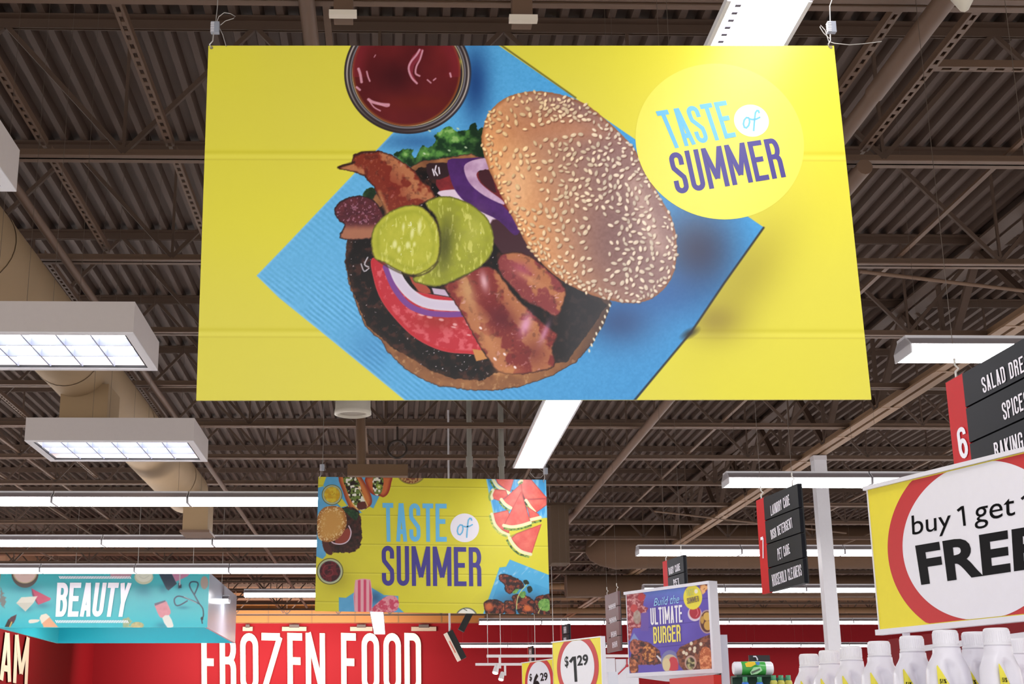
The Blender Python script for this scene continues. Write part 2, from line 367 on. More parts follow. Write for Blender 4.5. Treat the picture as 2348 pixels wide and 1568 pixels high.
lq = Quad((-45, 1444), (65, 1464), (60, 1570), (-49, 1556), 30)
lq.n = np.array([1.0, 0, 0]); lq.o = np.array([XL + .01, 30, 3]); lq.u = np.array([0, 1.0, 0]); lq.c = [lq.hit(*p) for p in ((-30, 1441), (65, 1462), (60, 1572), (-34, 1552))]
t = thing('wall_lettering', 'cream letters EAM seen edge-on on the red left wall', 'sign', lq.map(.5, 0))
tot = 3 * .42 + .1 + .1 + .15; xx = 0
for ch, w in (('E', .40), ('A', .44), ('M', .6)):
    mbl = MB()
    for gi, (pts_, cl) in enumerate(glyph(ch, w, .13)):
        rv, rf = ribbon(pts_, .13, cl); mbl.add([lq.map((xx + p[0]) / 1.6, p[1], .03 + gi * .003) for p in rv], rf)
    xx += w + .08; part('letter', mbl, white_sign, t)
# grey slot fixtures over the letters
for x0, x1, lab in ((557, 580, 'grey slotted wall bracket above the letter O of FROZEN, beside the turquoise sign'), (647, 703, 'grey slotted wall bracket above the letters Z and E of FROZEN'), (803, 854, 'grey slotted wall bracket above the first letters of FOOD'), (943, 1000, 'grey slotted wall bracket above the last letter of FOOD')):
    a = at_Y(x0, 1447, YB); b = at_Y(x1, 1437, YB); c = (a[0] + b[0]) / 2; w = (b[0] - a[0]) / 2
    t = thing('wall_bracket', lab, 'bracket', (c, YB - .1, a[2])); gm = mat('dull_grey_metal', (150, 128, 108), .5, var=.05)
    part('plate', MB().box(c - w, c + w, YB - .1, YB - .01, a[2], a[2] + .13), gm, t)
    part('clamp', MB().box(c - w * .4, c + w * .4, YB - .14, YB - .01, a[2] + .1, a[2] + .2), mat('dark_slot', (70, 55, 48), .6, var=0), t)

# ------------------------------------------------------------------ roof steel
ordn = ['first', 'second', 'third', 'fourth', 'fifth', 'sixth', 'seventh', 'eighth', 'ninth', 'tenth', 'eleventh', 'twelfth', 'thirteenth', 'fourteenth', 'fifteenth', 'sixteenth', 'seventeenth', 'eighteenth', 'nineteenth', 'twentieth', 'twenty-first']
def joist(x0, x1):
    t = thing('roof_joist', '', 'roof joist', (0, 0, E + HJ)); zb, zt = E + HJ, E + HD
    m = MB(); m.box(x0, x1, -.062, -.008, zb, zb + .008); m.box(x0, x1, .008, .062, zb, zb + .008); m.box(x0, x1, -.014, -.008, zb, zb + .06); m.box(x0, x1, .008, .014, zb, zb + .06)
    part('bottom_chord', m, steel, t)
    m = MB(); m.box(x0, x1, -.075, -.01, zt - .012, zt - .002); m.box(x0, x1, .01, .075, zt - .012, zt - .002); m.box(x0, x1, -.018, -.01, zt - .075, zt - .01); m.box(x0, x1, .01, .018, zt - .075, zt - .01)
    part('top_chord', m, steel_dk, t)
    m = MB(); p = .80; x = x0; up = True
    while x < x1 - p:
        a, b = (zb + .04, zt - .05) if up else (zt - .05, zb + .04)
        m.bar((x, 0, a), (x + p, 0, b), .03, .03, (0, 1, 0)); x += p; up = not up
        if up: m.bar((x, 0, zb + .03), (x, 0, zt - .05), .02, .02, (0, 1, 0))
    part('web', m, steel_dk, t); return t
jy = [4.15 + 2.0 * k for k in range(21)]
j0 = None
for k, y in enumerate(jy):
    lab = f'brown open-web joist under the roof deck, {ordn[k]} row from the photo top'
    if j0 is None: j0 = joist(-14.5, 25.5); j0.location.y = y; j0['label'] = lab; j0['group'] = 'steel roof joists'
    else: copy_tree(j0, (0, y, E + HJ), lab, 'steel roof joists')
# wall-plate strip at the top edge
def along(name, cat, label, x, h, y0, y1, build, m, group=None):
    t = thing(name, label, cat, (x, y0, E + h), group); build(t, x, E + h, y0, y1, m); return t
# main girder running away on the right, and its column
gx = 5.45
t = thing('roof_girder', 'deep brown lattice girder running away from the camera on the right', 'girder', (gx, 2, E + HJ))
m = MB(); z = E + HJ - .03
m.box(gx - .11, gx - .02, 1, YB - .4, z - .02, z); m.box(gx + .02, gx + .11, 1, YB - .4, z - .02, z); m.box(gx - .03, gx - .02, 1, YB - .4, z, z + .1); m.box(gx + .02, gx + .03, 1, YB - .4, z, z + .1)
for k in range(26): m.box(gx - .11, gx + .11, 2 + k * 1.6, 2.05 + k * 1.6, z - .024, z - .02)
part('bottom_chord', m, mat('light_roof_steel', (138, 106, 78), .6, var=.08, scale=5), t)
z2 = E + HD - .12
m = MB(); m.box(gx - .15, gx - .02, 1, YB - .4, z2 - .02, z2); m.box(gx + .02, gx + .15, 1, YB - .4, z2 - .02, z2); m.box(gx - .03, gx + .03, 1, YB - .4, z2, z2 + .1); part('top_chord', m, steel_dk, t)
m = MB(); y = 1.2; up = True
while y < YB - 2:
    a, b = (z + .03, z2) if up else (z2, z + .03); m.bar((gx, y, a), (gx, y + 1.0, b), .05, .07, (1, 0, 0)); y += 1.0
    up = not up
    if up: m.bar((gx, y, z), (gx, y, z2), .04, .04, (1, 0, 0))
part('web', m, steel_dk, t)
cy = 17.6; c0 = at_Y(1875, 1036, cy); m = MB(); cxx = c0[0]
m.box(cxx - .08, cxx + .08, cy - .08, cy + .08, 0.02, E + HJ - .12)
t = thing('steel_column', 'square white steel column standing up to the girder on the right', 'column', (cxx, cy, 0))
part('shaft', m, mat('white_column_paint', (222, 220, 226), .5, var=.03), t)
part('cap_plate', MB().box(cxx - .085, cxx + .085, cy - .085, cy + .085, E + HJ - .12, E + HJ - .06), galv, t); part('base_plate', MB().box(cxx - .16, cxx + .16, cy - .16, cy + .16, 0, .02), galv, t)

# perforated struts: rails, cross bars and real slots
def strut(p0, p1, w, label):
    p0, p1 = np.array(p0, float), np.array(p1, float); L = np.linalg.norm(p1 - p0); d = (p1 - p0) / L; s_ = np.cross(d, [0, 0, 1]); s_ /= np.linalg.norm(s_); m = MB(); h = np.array([0, 0, .004])
    for e in (-1, 1): m.bar(p0 + s_ * e * w * .36, p1 + s_ * e * w * .36, w * .28, .006)
    n = int(L / .1)
    for k in range(n + 1):
        c = p0 + d * (k * .1); m.bar(c, c + d * .045, w * .5, .006)
    for e in (-1, 1): m.bar(p0 + s_ * e * w * .5 + h * 5, p1 + s_ * e * w * .5 + h * 5, .004, .04)
    return solo('perforated_strut', m, steel, label, 'strut', org=p0, group='perforated steel struts')
SP = [(-1.41, 4.2, 6.1, 'slotted steel strut left of the large banner, upper length near the top edge'), (-1.41, 6.2, 8.1, 'slotted steel strut beside the upper left edge of the large banner'), (-1.41, 8.2, 10.1, 'slotted steel strut beside the middle of the large banner left edge'),
      (-2.2, 6.2, 8.1, 'slotted steel strut at the far left edge, upper length'), (-2.2, 8.2, 10.1, 'slotted steel strut at far left beside the thin pipe'), (-2.72, 10.2, 12.1, 'slotted steel strut just right of the round duct'), (-2.72, 12.2, 16.1, 'slotted steel strut behind the nearer light box on the left'),
      (.62, 4.2, 6.1, 'slotted steel strut above the middle of the large banner'), (2.57, 4.2, 8.1, 'slotted steel strut at upper right nearest the large banner'), (2.98, 4.2, 8.1, 'slotted steel strut at upper right beyond the stub pipe'), (-4.3, 14.2, 20.1, 'slotted steel strut at lower left behind the second light box')]
for x, y0, y1, lab in SP: strut((x, y0 + .05, E + HJ + .09), (x, y1 + .05, E + HJ + .09), .05, lab)
a = at_h(2141, 157, HJ + .12); b = at_h(2360, 158, HJ + .12); strut(a, (b[0] + .3, a[1], a[2]), .06, 'slotted steel strut lying crosswise at the upper right')

# bridging angles, pipes
def rod(name, cat, label, pts, r, m, group=None, n=8): return solo(name, MB().tube(pts, r, n), m, label, cat, org=pts[0], group=group)
for k, x in enumerate([-11.5, -10.2, -8.6, -7.2, -5.6, -4.9, -3.4, -.35, 1.9, 3.9, 7.3, 8.9, 10.6, 12.4, 14.5, 17, 20]):
    solo('bridging_bar', MB().bar((x, 3, E + HJ + .075), (x, YB - 1, E + HJ + .075), .035, .02), steel, 'thin brown bridging bar laid across the joists towards the back wall', 'bridging bar', group='bridging bars along the roof')
rod('sprinkler_pipe', 'pipe', 'brown pipe running away at the left between duct and large banner', [(-2.43, 4.5, E + 3.36), (-2.43, 40, E + 3.36)], .032, steel)
rod('sprinkler_pipe', 'pipe', 'brown pipe at the top edge hanging above the large banner', [(-.43, 1, E + 3.40), (-.43, 11, E + 3.40)], .04, steel)
pr = [at_h(2190, -30, 3.3), at_h(2001, 214, 3.3)]; rod('sprinkler_pipe', 'pipe', 'thick brown pipe ending in an open stub at the upper right', [pr[0], (pr[0][0], pr[1][1], pr[0][2])], .052, steel, n=14)
q0 = at_h(2006, 214, HJ - .02); rod('sprinkler_pipe', 'pipe', 'brown pipe disappearing behind the right edge of the large banner', [(q0[0], q0[1], q0[2]), (q0[0], 8.6, q0[2])], .045, steel, n=12)
for (a_, b_, lab) in (((1970, 622), (2360, 668), 'thin pale pipe crossing behind the large banner at right'), ((1500, 1172), (1940, 1222), 'thin pale pipe crossing the dark roof at lower right')):
    pa = at_h(*a_, HJ - .05); pb = at_h(*b_, HJ - .05)
    rod('conduit', 'conduit', lab, [pa, pb], .016, steel)
x0 = at_Y(1270, 1000, 16)[0]
pq = [at_h(1478, 905, HJ - .08), at_h(1270, 1275, HJ - .08)]; xm = (pq[0][0] + pq[1][0]) / 2
rod('sprinkler_pipe', 'pipe', 'brown pipe running away right of the middle lamp, below the large banner', [(xm, 8, pq[0][2]), (xm, 30, pq[0][2])], .05, steel, n=12)
for px_, y_, yb_, r_, lab in ((1078, 16.8, 1125, .032, 'grey vertical conduit dropping behind the small banner, left of the pair'), (1153, 16.8, 1125, .034, 'grey vertical conduit dropping behind the small banner, right of the pair')):
    b_ = at_Y(px_ + 1, 1300, y_); t = thing('drop_conduit', lab, 'conduit', (b_[0], y_, b_[2])); g = mat('galvanised_conduit', (140, 135, 128), .5, var=.06)
    part('tube', MB().tube([(b_[0], y_, b_[2]), (b_[0], y_, E + HD - .002)], r_, 10), g, t)
    zc = at_Y(px_, 1058, y_)[2]; part('coupling', MB().tube([(b_[0], y_, zc - .06), (b_[0], y_, zc + .06)], r_ * 1.35, 10), g, t)
# hanging rods of the camera stub: short pipe under the ceiling speaker
a = at_Y(825, 960, 14.2); b = at_Y(835, 1066, 14.2); t = thing('sprinkler_drop', 'short brown pipe with a small plate below the white cylindrical speaker', 'pipe', b)
part('pipe', MB().tube([(a[0], 14.2, E + HJ), (a[0] + .02, 14.2, b[2])], .05, 12), steel, t); part('plate', MB().box(a[0] - .12, a[0] + .5, 14.15, 14.3, b[2] - .12, b[2]), steel, t)
# cable loop hanging on the roof steel
c = at_Y(911, 1030, 16.1); solo('cable_coil', MB().tube([(c[0] + .11 * math.cos(a), 16.1 + .02 * math.sin(3 * a), c[2] + .10 * math.sin(a)) for a in np.linspace(.5 * math.pi, 4.5 * math.pi, 40)] + [(c[0], 16.12, E + HJ + .02)], .014, 6), mat('dark_cable', (50, 38, 32), .7, var=0), 'dark coil of cable hanging from the roof above the small banner', 'cable')

# ------------------------------------------------------------------ ducts
ductm = mat('duct_wrap', (150, 124, 92), .75, var=.10, scale=2.5, bump=.3)
dr, dx_, dh = .285, -2.71, 3.02
t = thing('round_duct', 'large round tan air duct with square outlets running away on the left', 'duct', (dx_, 2, E + dh))
m = MB().tube([(dx_, y, E + dh) for y in np.linspace(2, 18.2, 12)], dr, 32); part('duct_body', m, ductm, t)
for y in (5.5, 8.5, 11.2, 13.9, 17): part('seam_band', MB().tube([(dx_, y, E + dh), (dx_, y + .05, E + dh)], dr * 1.02, 32, cap=False), ductm, t)
for y in (4, 8, 12, 16): part('hanger_wire', MB().tube([(dx_ - .2, y, E + dh), (dx_ - .2, y, E + HJ + .02)], .006, 5), wire_m, t)
for px0, px1, py0, py1, yy, lab in ((135, 248, 905, 962, 11.6, 'brown rectangular duct outlet under the round duct, between the two light boxes'), (418, 478, 1150, 1215, 17.4, 'tan rectangular duct outlet hanging behind the nearest left lamp row')):
    A = at_Y(px0, py1, yy); B = at_Y(px1, py0, yy); 
    part('outlet_collar', MB().box(A[0], B[0], yy, yy + .5, A[2], E + dh - dr * .6), ductm, t); part('outlet_grille', MB().box(A[0] - .03, B[0] + .03, yy - .03, yy + .53, A[2] - .03, A[2]), steel, t)
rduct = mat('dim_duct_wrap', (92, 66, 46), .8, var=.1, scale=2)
# far ducts right of the small banner
A = at_Y(1266, 1290, 22); B = at_Y(1306, 1168, 22); t = thing('duct_drop', 'dark brown rectangular duct drop just right of the small banner', 'duct', (A[0], 22, A[2]))
part('duct_body', MB().box(A[0], B[0] - .02, 22, 22.5, A[2], B[2]), mat('brown_duct', (84, 64, 46), .75, var=.08), t); 
part('elbow', MB().hexa([(A[0], 22, B[2]), (B[0] - .02, 22, B[2]), (B[0] - .02, 22.5, B[2]), (A[0], 22.5, B[2])], [(A[0], 22, E + HJ), (B[0] + .08, 22, E + HJ), (B[0] + .08, 22.5, E + HJ), (A[0], 22.5, E + HJ)]), MATS['brown_duct'], t)
c = at_Y(1375, 1262, 28); c2 = at_Y(1640, 1240, 28)
t = thing('round_duct', 'wide tan duct with rounded end behind the middle right lamp row', 'duct', c)
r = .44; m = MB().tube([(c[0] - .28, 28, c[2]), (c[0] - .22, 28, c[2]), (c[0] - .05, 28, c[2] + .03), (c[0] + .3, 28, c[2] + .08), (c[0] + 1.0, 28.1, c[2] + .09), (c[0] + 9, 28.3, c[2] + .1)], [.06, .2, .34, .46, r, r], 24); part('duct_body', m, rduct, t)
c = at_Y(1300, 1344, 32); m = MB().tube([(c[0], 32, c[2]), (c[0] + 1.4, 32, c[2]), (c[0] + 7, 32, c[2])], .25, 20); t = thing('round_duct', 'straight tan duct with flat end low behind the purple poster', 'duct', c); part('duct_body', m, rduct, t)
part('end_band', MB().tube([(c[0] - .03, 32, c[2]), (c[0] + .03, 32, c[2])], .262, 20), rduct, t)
for i, (y, h_) in enumerate(((36, 3.55), (38.5, 3.5), (41, 3.35), (43, 3.9))):
    solo('roof_pipe', MB().tube([(3.2, y, E + h_), (26, y, E + h_)], .09, 10), mat('tan_pipe', (130, 94, 62), .6, var=.06), f'horizontal tan pipe under the roof near the back wall, {ordn[i]} from the front', 'pipe', group='pipes before the back wall')
for i, (y, h_) in enumerate(((31, 3.75), (35, 3.7))):
    solo('roof_beam', MB().box(XL + .2, 1.2, y, y + .25, E + h_, E + h_ + .25), brownw, ('nearer' if i == 0 else 'farther') + ' brown cross beam above the turquoise sign', 'beam')

def wash(x, y, z, tx, ty, tz, sx, sy, e, c=(1, .93, .88)):
    l = bpy.data.lights.new('wall_washer', 'AREA'); l.shape = 'RECTANGLE'; l.size = sx; l.size_y = sy; l.energy = e; l.color = c
    o = bpy.data.objects.new('wall_washer', l); col.objects.link(o); o.location = (x, y, z); o.rotation_euler = (Vector((tx, ty, tz)) - Vector((x, y, z))).to_track_quat('-Z', 'Y').to_euler(); return o
wash(-3.6, YB - 3.2, 3.9, -3.6, YB, 3.4, 7.6, .3, 640)
wash(XL + 3, 34, 4.4, XL, 34, 3.2, 6, .3, 200)
# ------------------------------------------------------------------ lamps
dkw = mat('dark_wire', (90, 76, 66), .5, var=0)
lens_m = mat('lit_lamp_lens', (255, 253, 255), .4, emit=LAMP, var=0)
hous_m = mat('lamp_housing', (178, 168, 172), .5, var=.04); white_m = mat('white_enamel', (236, 234, 240), .35, var=.02)
LF = 1.47
def strip_lamp():                         # hangs crosswise: wraparound lens under a shallow housing
    t = thing('strip_lamp', '', 'lamp', (0, 0, 0)); L = LF - .012
    pr = [(-.135, .0), (-.150, .03), (-.15, .055), (.15, .055), (.150, .03), (.135, .0)]
    def ex(profile, x0, x1, mi=0):
        n = len(profile); m = MB(); m.add([(x0, y, z) for y, z in profile] + [(x1, y, z) for y, z in profile], [(i, (i + 1) % n, (i + 1) % n + n, i + n) for i in range(n)] + [tuple(range(n))[::-1], tuple(range(n, 2 * n))]); return m
    part('lens', ex(pr, .012, L - .012), lens_m, t)
    part('housing', ex([(-.155, .057), (-.075, .115), (.075, .115), (.155, .057)], 0, L), hous_m, t)
    part('top_rail', ex([(-.08, .116), (-.08, .135), (.08, .135), (.08, .116)], 0, L), white_m, t)
    for x in (0, L - .01): part('end_cap', ex([(-.152, -.004), (-.16, .057), (-.075, .12), (.075, .12), (.16, .057), (.152, -.004)], x, x + .01), white_m, t)
    for x in (.12, L - .12): part('hanger_wire', MB().tube([(x, 0, .13), (x, 0, HD - 2.4 - .002)], .0013, 5), dkw, t)
    return t
proto = strip_lamp(); used = [False]
def lamp_row(pxs, py, h, n, y=None, word='', right=None, dirn=1, wires=True, group='crosswise strip lamps'):
    a = at_h(pxs, py, h); y = a[1]
    for k in range(n):
        x = a[0] + (k * LF if dirn > 0 else -(k + 1) * LF)
        loc = (x, y, E + h); lab = f'{ordn[k]} length {"rightwards" if dirn > 0 else "leftwards"} of the {word}'
        if not used[0]: proto.location = loc; proto['label'] = lab; proto['group'] = group; used[0] = True; o = proto
        else: o = copy_tree(proto, loc, lab, group)
HL = 2.4
lamp_row(742, 1157, HL, 4, word='nearest left lamp row, above the BEAUTY sign', dirn=-1)
lamp_row(742, 1251, HL, 5, word='second left lamp row, above the BEAUTY sign', dirn=-1)
lamp_row(742, 1313, HL, 6, word='third left lamp row, touching the BEAUTY sign', dirn=-1)
lamp_row(742, 1368, HL, 1, word='farthest left lamp row, beside the small banner foot', dirn=-1)
lamp_row(2070, 820, HL, 3, word='nearest right lamp row, above the aisle 6 sign', dirn=1)
lamp_row(1663, 1113, HL, 4, word='second right lamp row, above the aisle 7 sign', dirn=1)
lamp_row(1461, 1272, HL, 6, word='third right lamp row, behind the aisle 7 sign', dirn=1)
lamp_row(1474, 1357, HL, 6, word='fourth right lamp row, behind the purple poster', dirn=1)
lamp_row(1098, 1431, HL, 9, word='fifth right lamp row, starting under the small banner', dirn=1)
lamp_row(1052, 1484, HL, 14, word='lowest right lamp row, before the dark red wall', dirn=1)

def lane_lamp(slots=False):               # runs away from the camera: wide flat lens
    t = thing('lane_lamp', '', 'lamp', (0, 0, 0)); L = LF - .01; w = .147
    part('housing', MB().hexa([(-w, 0, .012), (w, 0, .012), (w, L, .012), (-w, L, .012)], [(-.08, 0, .1), (.08, 0, .1), (.08, L, .1), (-.08, L, .1)]), hous_m, t)
    part('lens', MB().box(-w + .016, w - .016, .008, L - .008, -.004, .012), mat('lit_flat_lens', (255, 253, 255), .4, emit=8, var=0), t)
    m = MB()
    for x0, x1 in ((-w, -w + .015), (w - .015, w)): m.box(x0, x1, 0, L, -.006, .02)
    part('side_rail', m, white_m, t)
    if slots:
        m = MB()
        for k in range(int(L / .052)): m.box(-w + .034, -w + .054, .02 + k * .052, .036 + k * .052, -.008, -.0045)
        part('vent_slots', m, mat('grey_slot', (110, 105, 125), .5, var=0), t)
    for x in (.1, L - .1): part('hanger_wire', MB().tube([(-.06, x, .09), (-.06, x, HD - 2.4 - .002)], .0013, 5), dkw, t)
    return t
pl = lane_lamp(); ps = lane_lamp(True)
xL = at_h(1211, 1073, HL); y0 = xL[1]
for k in range(9):
    loc = (xL[0], y0 - (k + 1) * LF, E + HL); lab = f'flat lamp running away from the camera between the banners, {ordn[k]} length from its far end'
    src = ps if y0 - (k + 1) * LF < 6 else pl
    if k == 0: pl.location = loc; pl['label'] = lab; pl['group'] = 'lane lamps over the banners'; continue
    if src is ps and not ps.get('label'):
        ps.location = loc; ps['label'] = lab; ps['group'] = 'lane lamps over the banners'; continue
    copy_tree(src, loc, lab, 'lane lamps over the banners')
xa = at_h(864, 1404, HL)
for k in range(6): copy_tree(pl, (xa[0], xa[1] - 2 + k * LF, E + HL), f'flat white lamp hanging below the foot of the small banner, {ordn[k]} length from the front', 'lane lamps below the small banner')
for k in range(2): copy_tree(proto, (-6.1 + k * 1.6, 26.4, E + 2.3), f'added unseen strip lamp inside the BEAUTY canopy ring, {ordn[k]} from the left', 'added lamps inside the canopy')  # unseen lamps, added to brighten the inner faces of the canopy
def troffer():
    t = thing('box_light', '', 'lamp', (0, 0, 0)); W_, D, Hh = 1.2, .79, .155; fr = .045
    m = MB(); m.box(0, W_, 0, .012, 0, Hh); m.box(0, W_, D - .012, D, 0, Hh); m.box(0, .012, .012, D - .012, 0, Hh); m.box(W_ - .012, W_, .012, D - .012, 0, Hh); m.box(0, W_, 0, D, Hh, Hh + .01); part('housing', m, mat('box_light_paint', (196, 186, 184), .55, var=.03), t)
    m = MB(); m.box(0, W_, 0, fr, -.006, -.0005); m.box(0, W_, D - fr, D, -.006, -.0005); m.box(0, fr, fr, D - fr, -.006, -.0005); m.box(W_ - fr, W_, fr, D - fr, -.006, -.0005); part('rim', m, white_m, t)
    g = fr + .012; m = MB(); m.box(fr, W_ - fr, fr, g, 0, .012); m.box(fr, W_ - fr, D - g, D - fr, 0, .012); m.box(fr, g, g, D - g, 0, .012); m.box(W_ - g, W_ - fr, g, D - g, 0, .012); part('shadow_gap', m, mat('black_gasket', (22, 20, 24), .6, var=0), t)
    part('lens', MB().box(g, W_ - g, g, D - g, .06, .07), mat('lit_box_lens', (255, 254, 255), .5, emit=5, var=0), t)
    m = MB(); lv = mat('louver_blade', (150, 156, 180), .4, var=0)
    for k in range(1, 6): x = g + (W_ - 2 * g) * k / 6; m.box(x - .004, x + .004, g, D - g, .003, .045)
    for k in range(1, 3): y = g + (D - 2 * g) * k / 3; m.box(g, W_ - g, y - .005, y + .005, .003, .045)
    part('louver', m, lv, t)
    for x in (.45, .75):
        for y in (.1, D - .1): part('hanger_wire', MB().tube([(x, y, Hh), (x, y, HD - 2.0 - .002)], .0013, 5), dkw, t)
    return t
HT = 2.0; tr = troffer()
p2 = at_h(56, 1009, HT); p1 = at_h(272.6 + 10, 764, HT); p0 = at_h(38, 436, HT)
xr_ = p2[0]
tr.location = (p2[0], p2[1], E + HT); tr['label'] = 'grey box light with louvered lens, lower and farther of the two at left'; tr['group'] = 'box lights at left'
copy_tree(tr, (at_h(281, 764, HT)[0] - 1.2 + .06, p2[1] - 2.82, E + HT), 'large grey box light cut by the left edge, in front of the other box light', 'box lights at left')
pe = at_h(38, 436, HT); copy_tree(tr, (pe[0] - 1.2, pe[1] - .79, E + HT), 'corner of a box light peeking in at the left edge, beside the upper roof', 'box lights at left')

# ------------------------------------------------------------------ the large burger banner
print_m = mat('printed_board', attr=True, rough=.25, var=0, spec=.3)
edge_m = mat('board_edge', (228, 218, 120), .6, var=.03)
ink_lb = mat('light_blue_ink', (104, 190, 236), .36, var=0); ink_in = mat('indigo_ink', (62, 50, 140), .36, var=0); ink_w = mat('white_ink', (240, 236, 246), .36, var=0)
ink_k = mat('black_ink', (32, 28, 32), .36, var=0); ink_r = mat('red_ink', (206, 62, 60), .36, var=0)
b1 = Quad((478, 105), (1912, 105), (1998, 916), (450, 918), 4.1)

def p_burger(c):
    X, Y = c.x, c.y; A = np.arange(X.size)
    # yellow painted planks
    base = mix((229, 221, 64), (222, 212, 82), noise(X, Y, 260, 3, 2)); c.c[:] = base
    for yy in (350, 757):
        y0 = yy + (X - 1174) * .002
        c.put(A, (206, 196, 44), np.exp(-((Y - y0) / 4.5) ** 2) * .55); c.put(A, (238, 230, 96), np.exp(-((Y - y0 - 10) / 5) ** 2) * .4)
        c.put(A, (205, 192, 60), np.exp(-((Y - y0 - 17) / 2.0) ** 2) * .5)
    c.glow(1700, 640, 75, 150, (172, 158, 50), .75, rot=.62); c.glow(1640, 735, 60, 40, (140, 120, 50), .6)
    # napkin
    nap = [(1072, 96), (1143, 104), (1320, 226), (1751, 521), (1583, 762), (1452, 925), (937, 925), (760, 780), (640, 683), (588, 632), (655, 563), (905, 300)]
    def nf(x, y, sd):
        t = sstep(620, 1700, x + (y - 500) * .15); r = mix((104, 184, 234), (52, 142, 208), t * .8); r = mix(r, (70, 168, 232), sstep(1500, 1750, x) * .7)
        u = x * .80 + y * .60; v = -x * .64 + y * .77
        rib = np.sin(v * .62 + 2.2 * noise(x, y, 45, 5)) * sstep(.25, .6, noise(x, y, 70, 8)) * (1 - sstep(900, 1250, x - (y - 700) * .4)) * sstep(560, 720, y)
        r = r + rib[:, None] * 15; rib2 = np.sin((x * .6 - y * .75) * .55) * sstep(560, 700, x) * (1 - sstep(700, 1000, x)) * (1 - sstep(520, 640, y)) * sstep(330, 480, y)
        r = r + rib2[:, None] * 6; r = r + ((noise(x, y, 5, 31) - .5) * 16)[:, None]
        r = mix(r, (48, 56, 86), np.exp(-(((x - 1600) / 95) ** 2 + ((y - 575) / 105) ** 2)) * .98)
        r = mix(r, (40, 70, 120), np.exp(-(((x - 1420) / 80) ** 2 + ((y - 735) / 60) ** 2)) * .85)
        r = mix(r, (30, 80, 150), np.exp(-(((x - 1500) / 130) ** 2 + ((y - 670) / 60) ** 2)) * .6)
        r = mix(r, (26, 62, 122), np.exp(-(((x - 1090) / 34) ** 2 + ((y - 190) / 90) ** 2)) * .9)
        r = mix(r, (30, 70, 130), np.exp(-(((x - 960) / 90) ** 2 + ((y - 325) / 22) ** 2)) * .55)
        r = mix(r, (40, 100, 165), np.exp(-(((x - 850) / 60) ** 2 + ((y - 800) / 60) ** 2)) * .25)
        r = mix(r, (170, 214, 240), sstep(-5, -1, sd) * .4 * (x < 930))
        return r
    c.poly(nap, nf, 1.6)
    c.line([(1751, 522), (1660, 650), (1583, 764), (1452, 921)], 4.5, (28, 26, 30), 3, .9); c.line([(1150, 104), (1320, 224)], 3.5, (70, 62, 30), 3, .75); c.oval(1582, 764, 16, 7, (34, 30, 26), -.5, 12, .9)
    # sauce bowl
    def rim(x, y, sd, u, v):
        k = np.sqrt(u * u + v * v); r = np.tile(C3((52, 42, 44)), (x.size, 1)); ang = np.arctan2(v, u)
        r = mix(r, (196, 186, 178), np.exp(-((k - .955) / .013) ** 2) * (.55 + .45 * np.sin(ang * 2 + 1))); r = mix(r, (150, 150, 158), np.exp(-((k - .90) / .012) ** 2) * .8)
        r = mix(r, (210, 196, 150), np.exp(-((k - .868) / .009) ** 2) * .9); r = mix(r, (40, 90, 150), np.exp(-((ang - .2) / .5) ** 2) * sstep(.96, 1, k) * .5); return r
    c.oval(935, 168, 146, 139, rim)
    c.poly([(1020, 100), (1058, 140), (1055, 158), (1035, 128)], (196, 186, 70), 6, op=.8)
    def sauce(x, y, sd, u, v):
        r = mix((118, 34, 36), (84, 22, 26), noise(x, y, 60, 4)); r = mix(r, (56, 14, 20), np.exp(-(((x - 905) / 55) ** 2 + ((y - 175) / 48) ** 2)) * .75)
        r = mix(r, (110, 34, 24), np.exp(-(((x - 960) / 90) ** 2 + ((y - 235) / 18) ** 2)) * .6); r = mix(r, (150, 92, 40), sstep(-7, -1, sd) * .7); return mix(r, (140, 40, 52), sstep(-40, -8, sd) * .5 * (v < .1))
    c.oval(932, 164, 124, 125, sauce)
    pk = (222, 160, 178)
    for pts in ([(962, 113), (970, 112), (965, 130), (950, 150), (946, 168), (957, 190), (948, 186), (937, 165), (936, 148), (946, 128)],): c.poly(pts, (132, 44, 58), 2)
    for pts, w in (([(962, 114), (955, 126), (942, 142), (937, 158), (944, 178), (956, 191)], 4.5), ([(969, 116), (963, 136), (955, 152), (953, 168), (962, 174)], 4), ([(845, 228), (855, 234), (875, 239), (891, 240)], 6.5), ([(848, 233), (858, 246), (872, 254)], 2.8), ([(822, 158), (826, 170), (829, 188)], 6), ([(818, 200), (825, 206)], 5), ([(841, 164), (844, 176), (848, 186)], 3.5), ([(858, 131), (861, 126)], 2), ([(1032, 168), (1034, 176)], 4), ([(980, 183), (988, 190)], 3), ([(994, 184), (999, 180)], 3), ([(864, 236), (884, 244), (892, 243)], 2.5)): c.line(pts, w, pk, 2, .9, 4)
    # lettuce
    def lf(x, y, sd):
        n = noise(x, y, 16, 12, 3); r = mix((18, 52, 26), (92, 148, 66), sstep(.35, .72, n)); r = mix(r, (150, 190, 110), sstep(.72, .8, n) * .8); return mix(r, (14, 34, 20), sstep(1050, 1110, x) * .7 + sstep(350, 390, y) * .7)
    z = lambda pts: [(720 + a / 3.825, 90 + b / 3.825) for a, b in pts]
    c.poly(z([(1500, 790), (1440, 800), (1415, 735), (1375, 745), (1350, 795), (1290, 800), (1240, 800), (1185, 765), (1120, 800), (1045, 845), (1075, 880), (1050, 920), (1000, 950), (950, 925), (890, 1040), (860, 1000), (875, 965), (790, 965), (700, 1010), (760, 1060), (860, 1130), (950, 1180), (1100, 1160), (1300, 1120), (1520, 1090)]), lf, 1.6, 3, 3, 7)
    c.poly(z([(430, 1350), (490, 1300), (540, 1320), (540, 1400), (440, 1390)]), lf, 1.6, 2, 2)
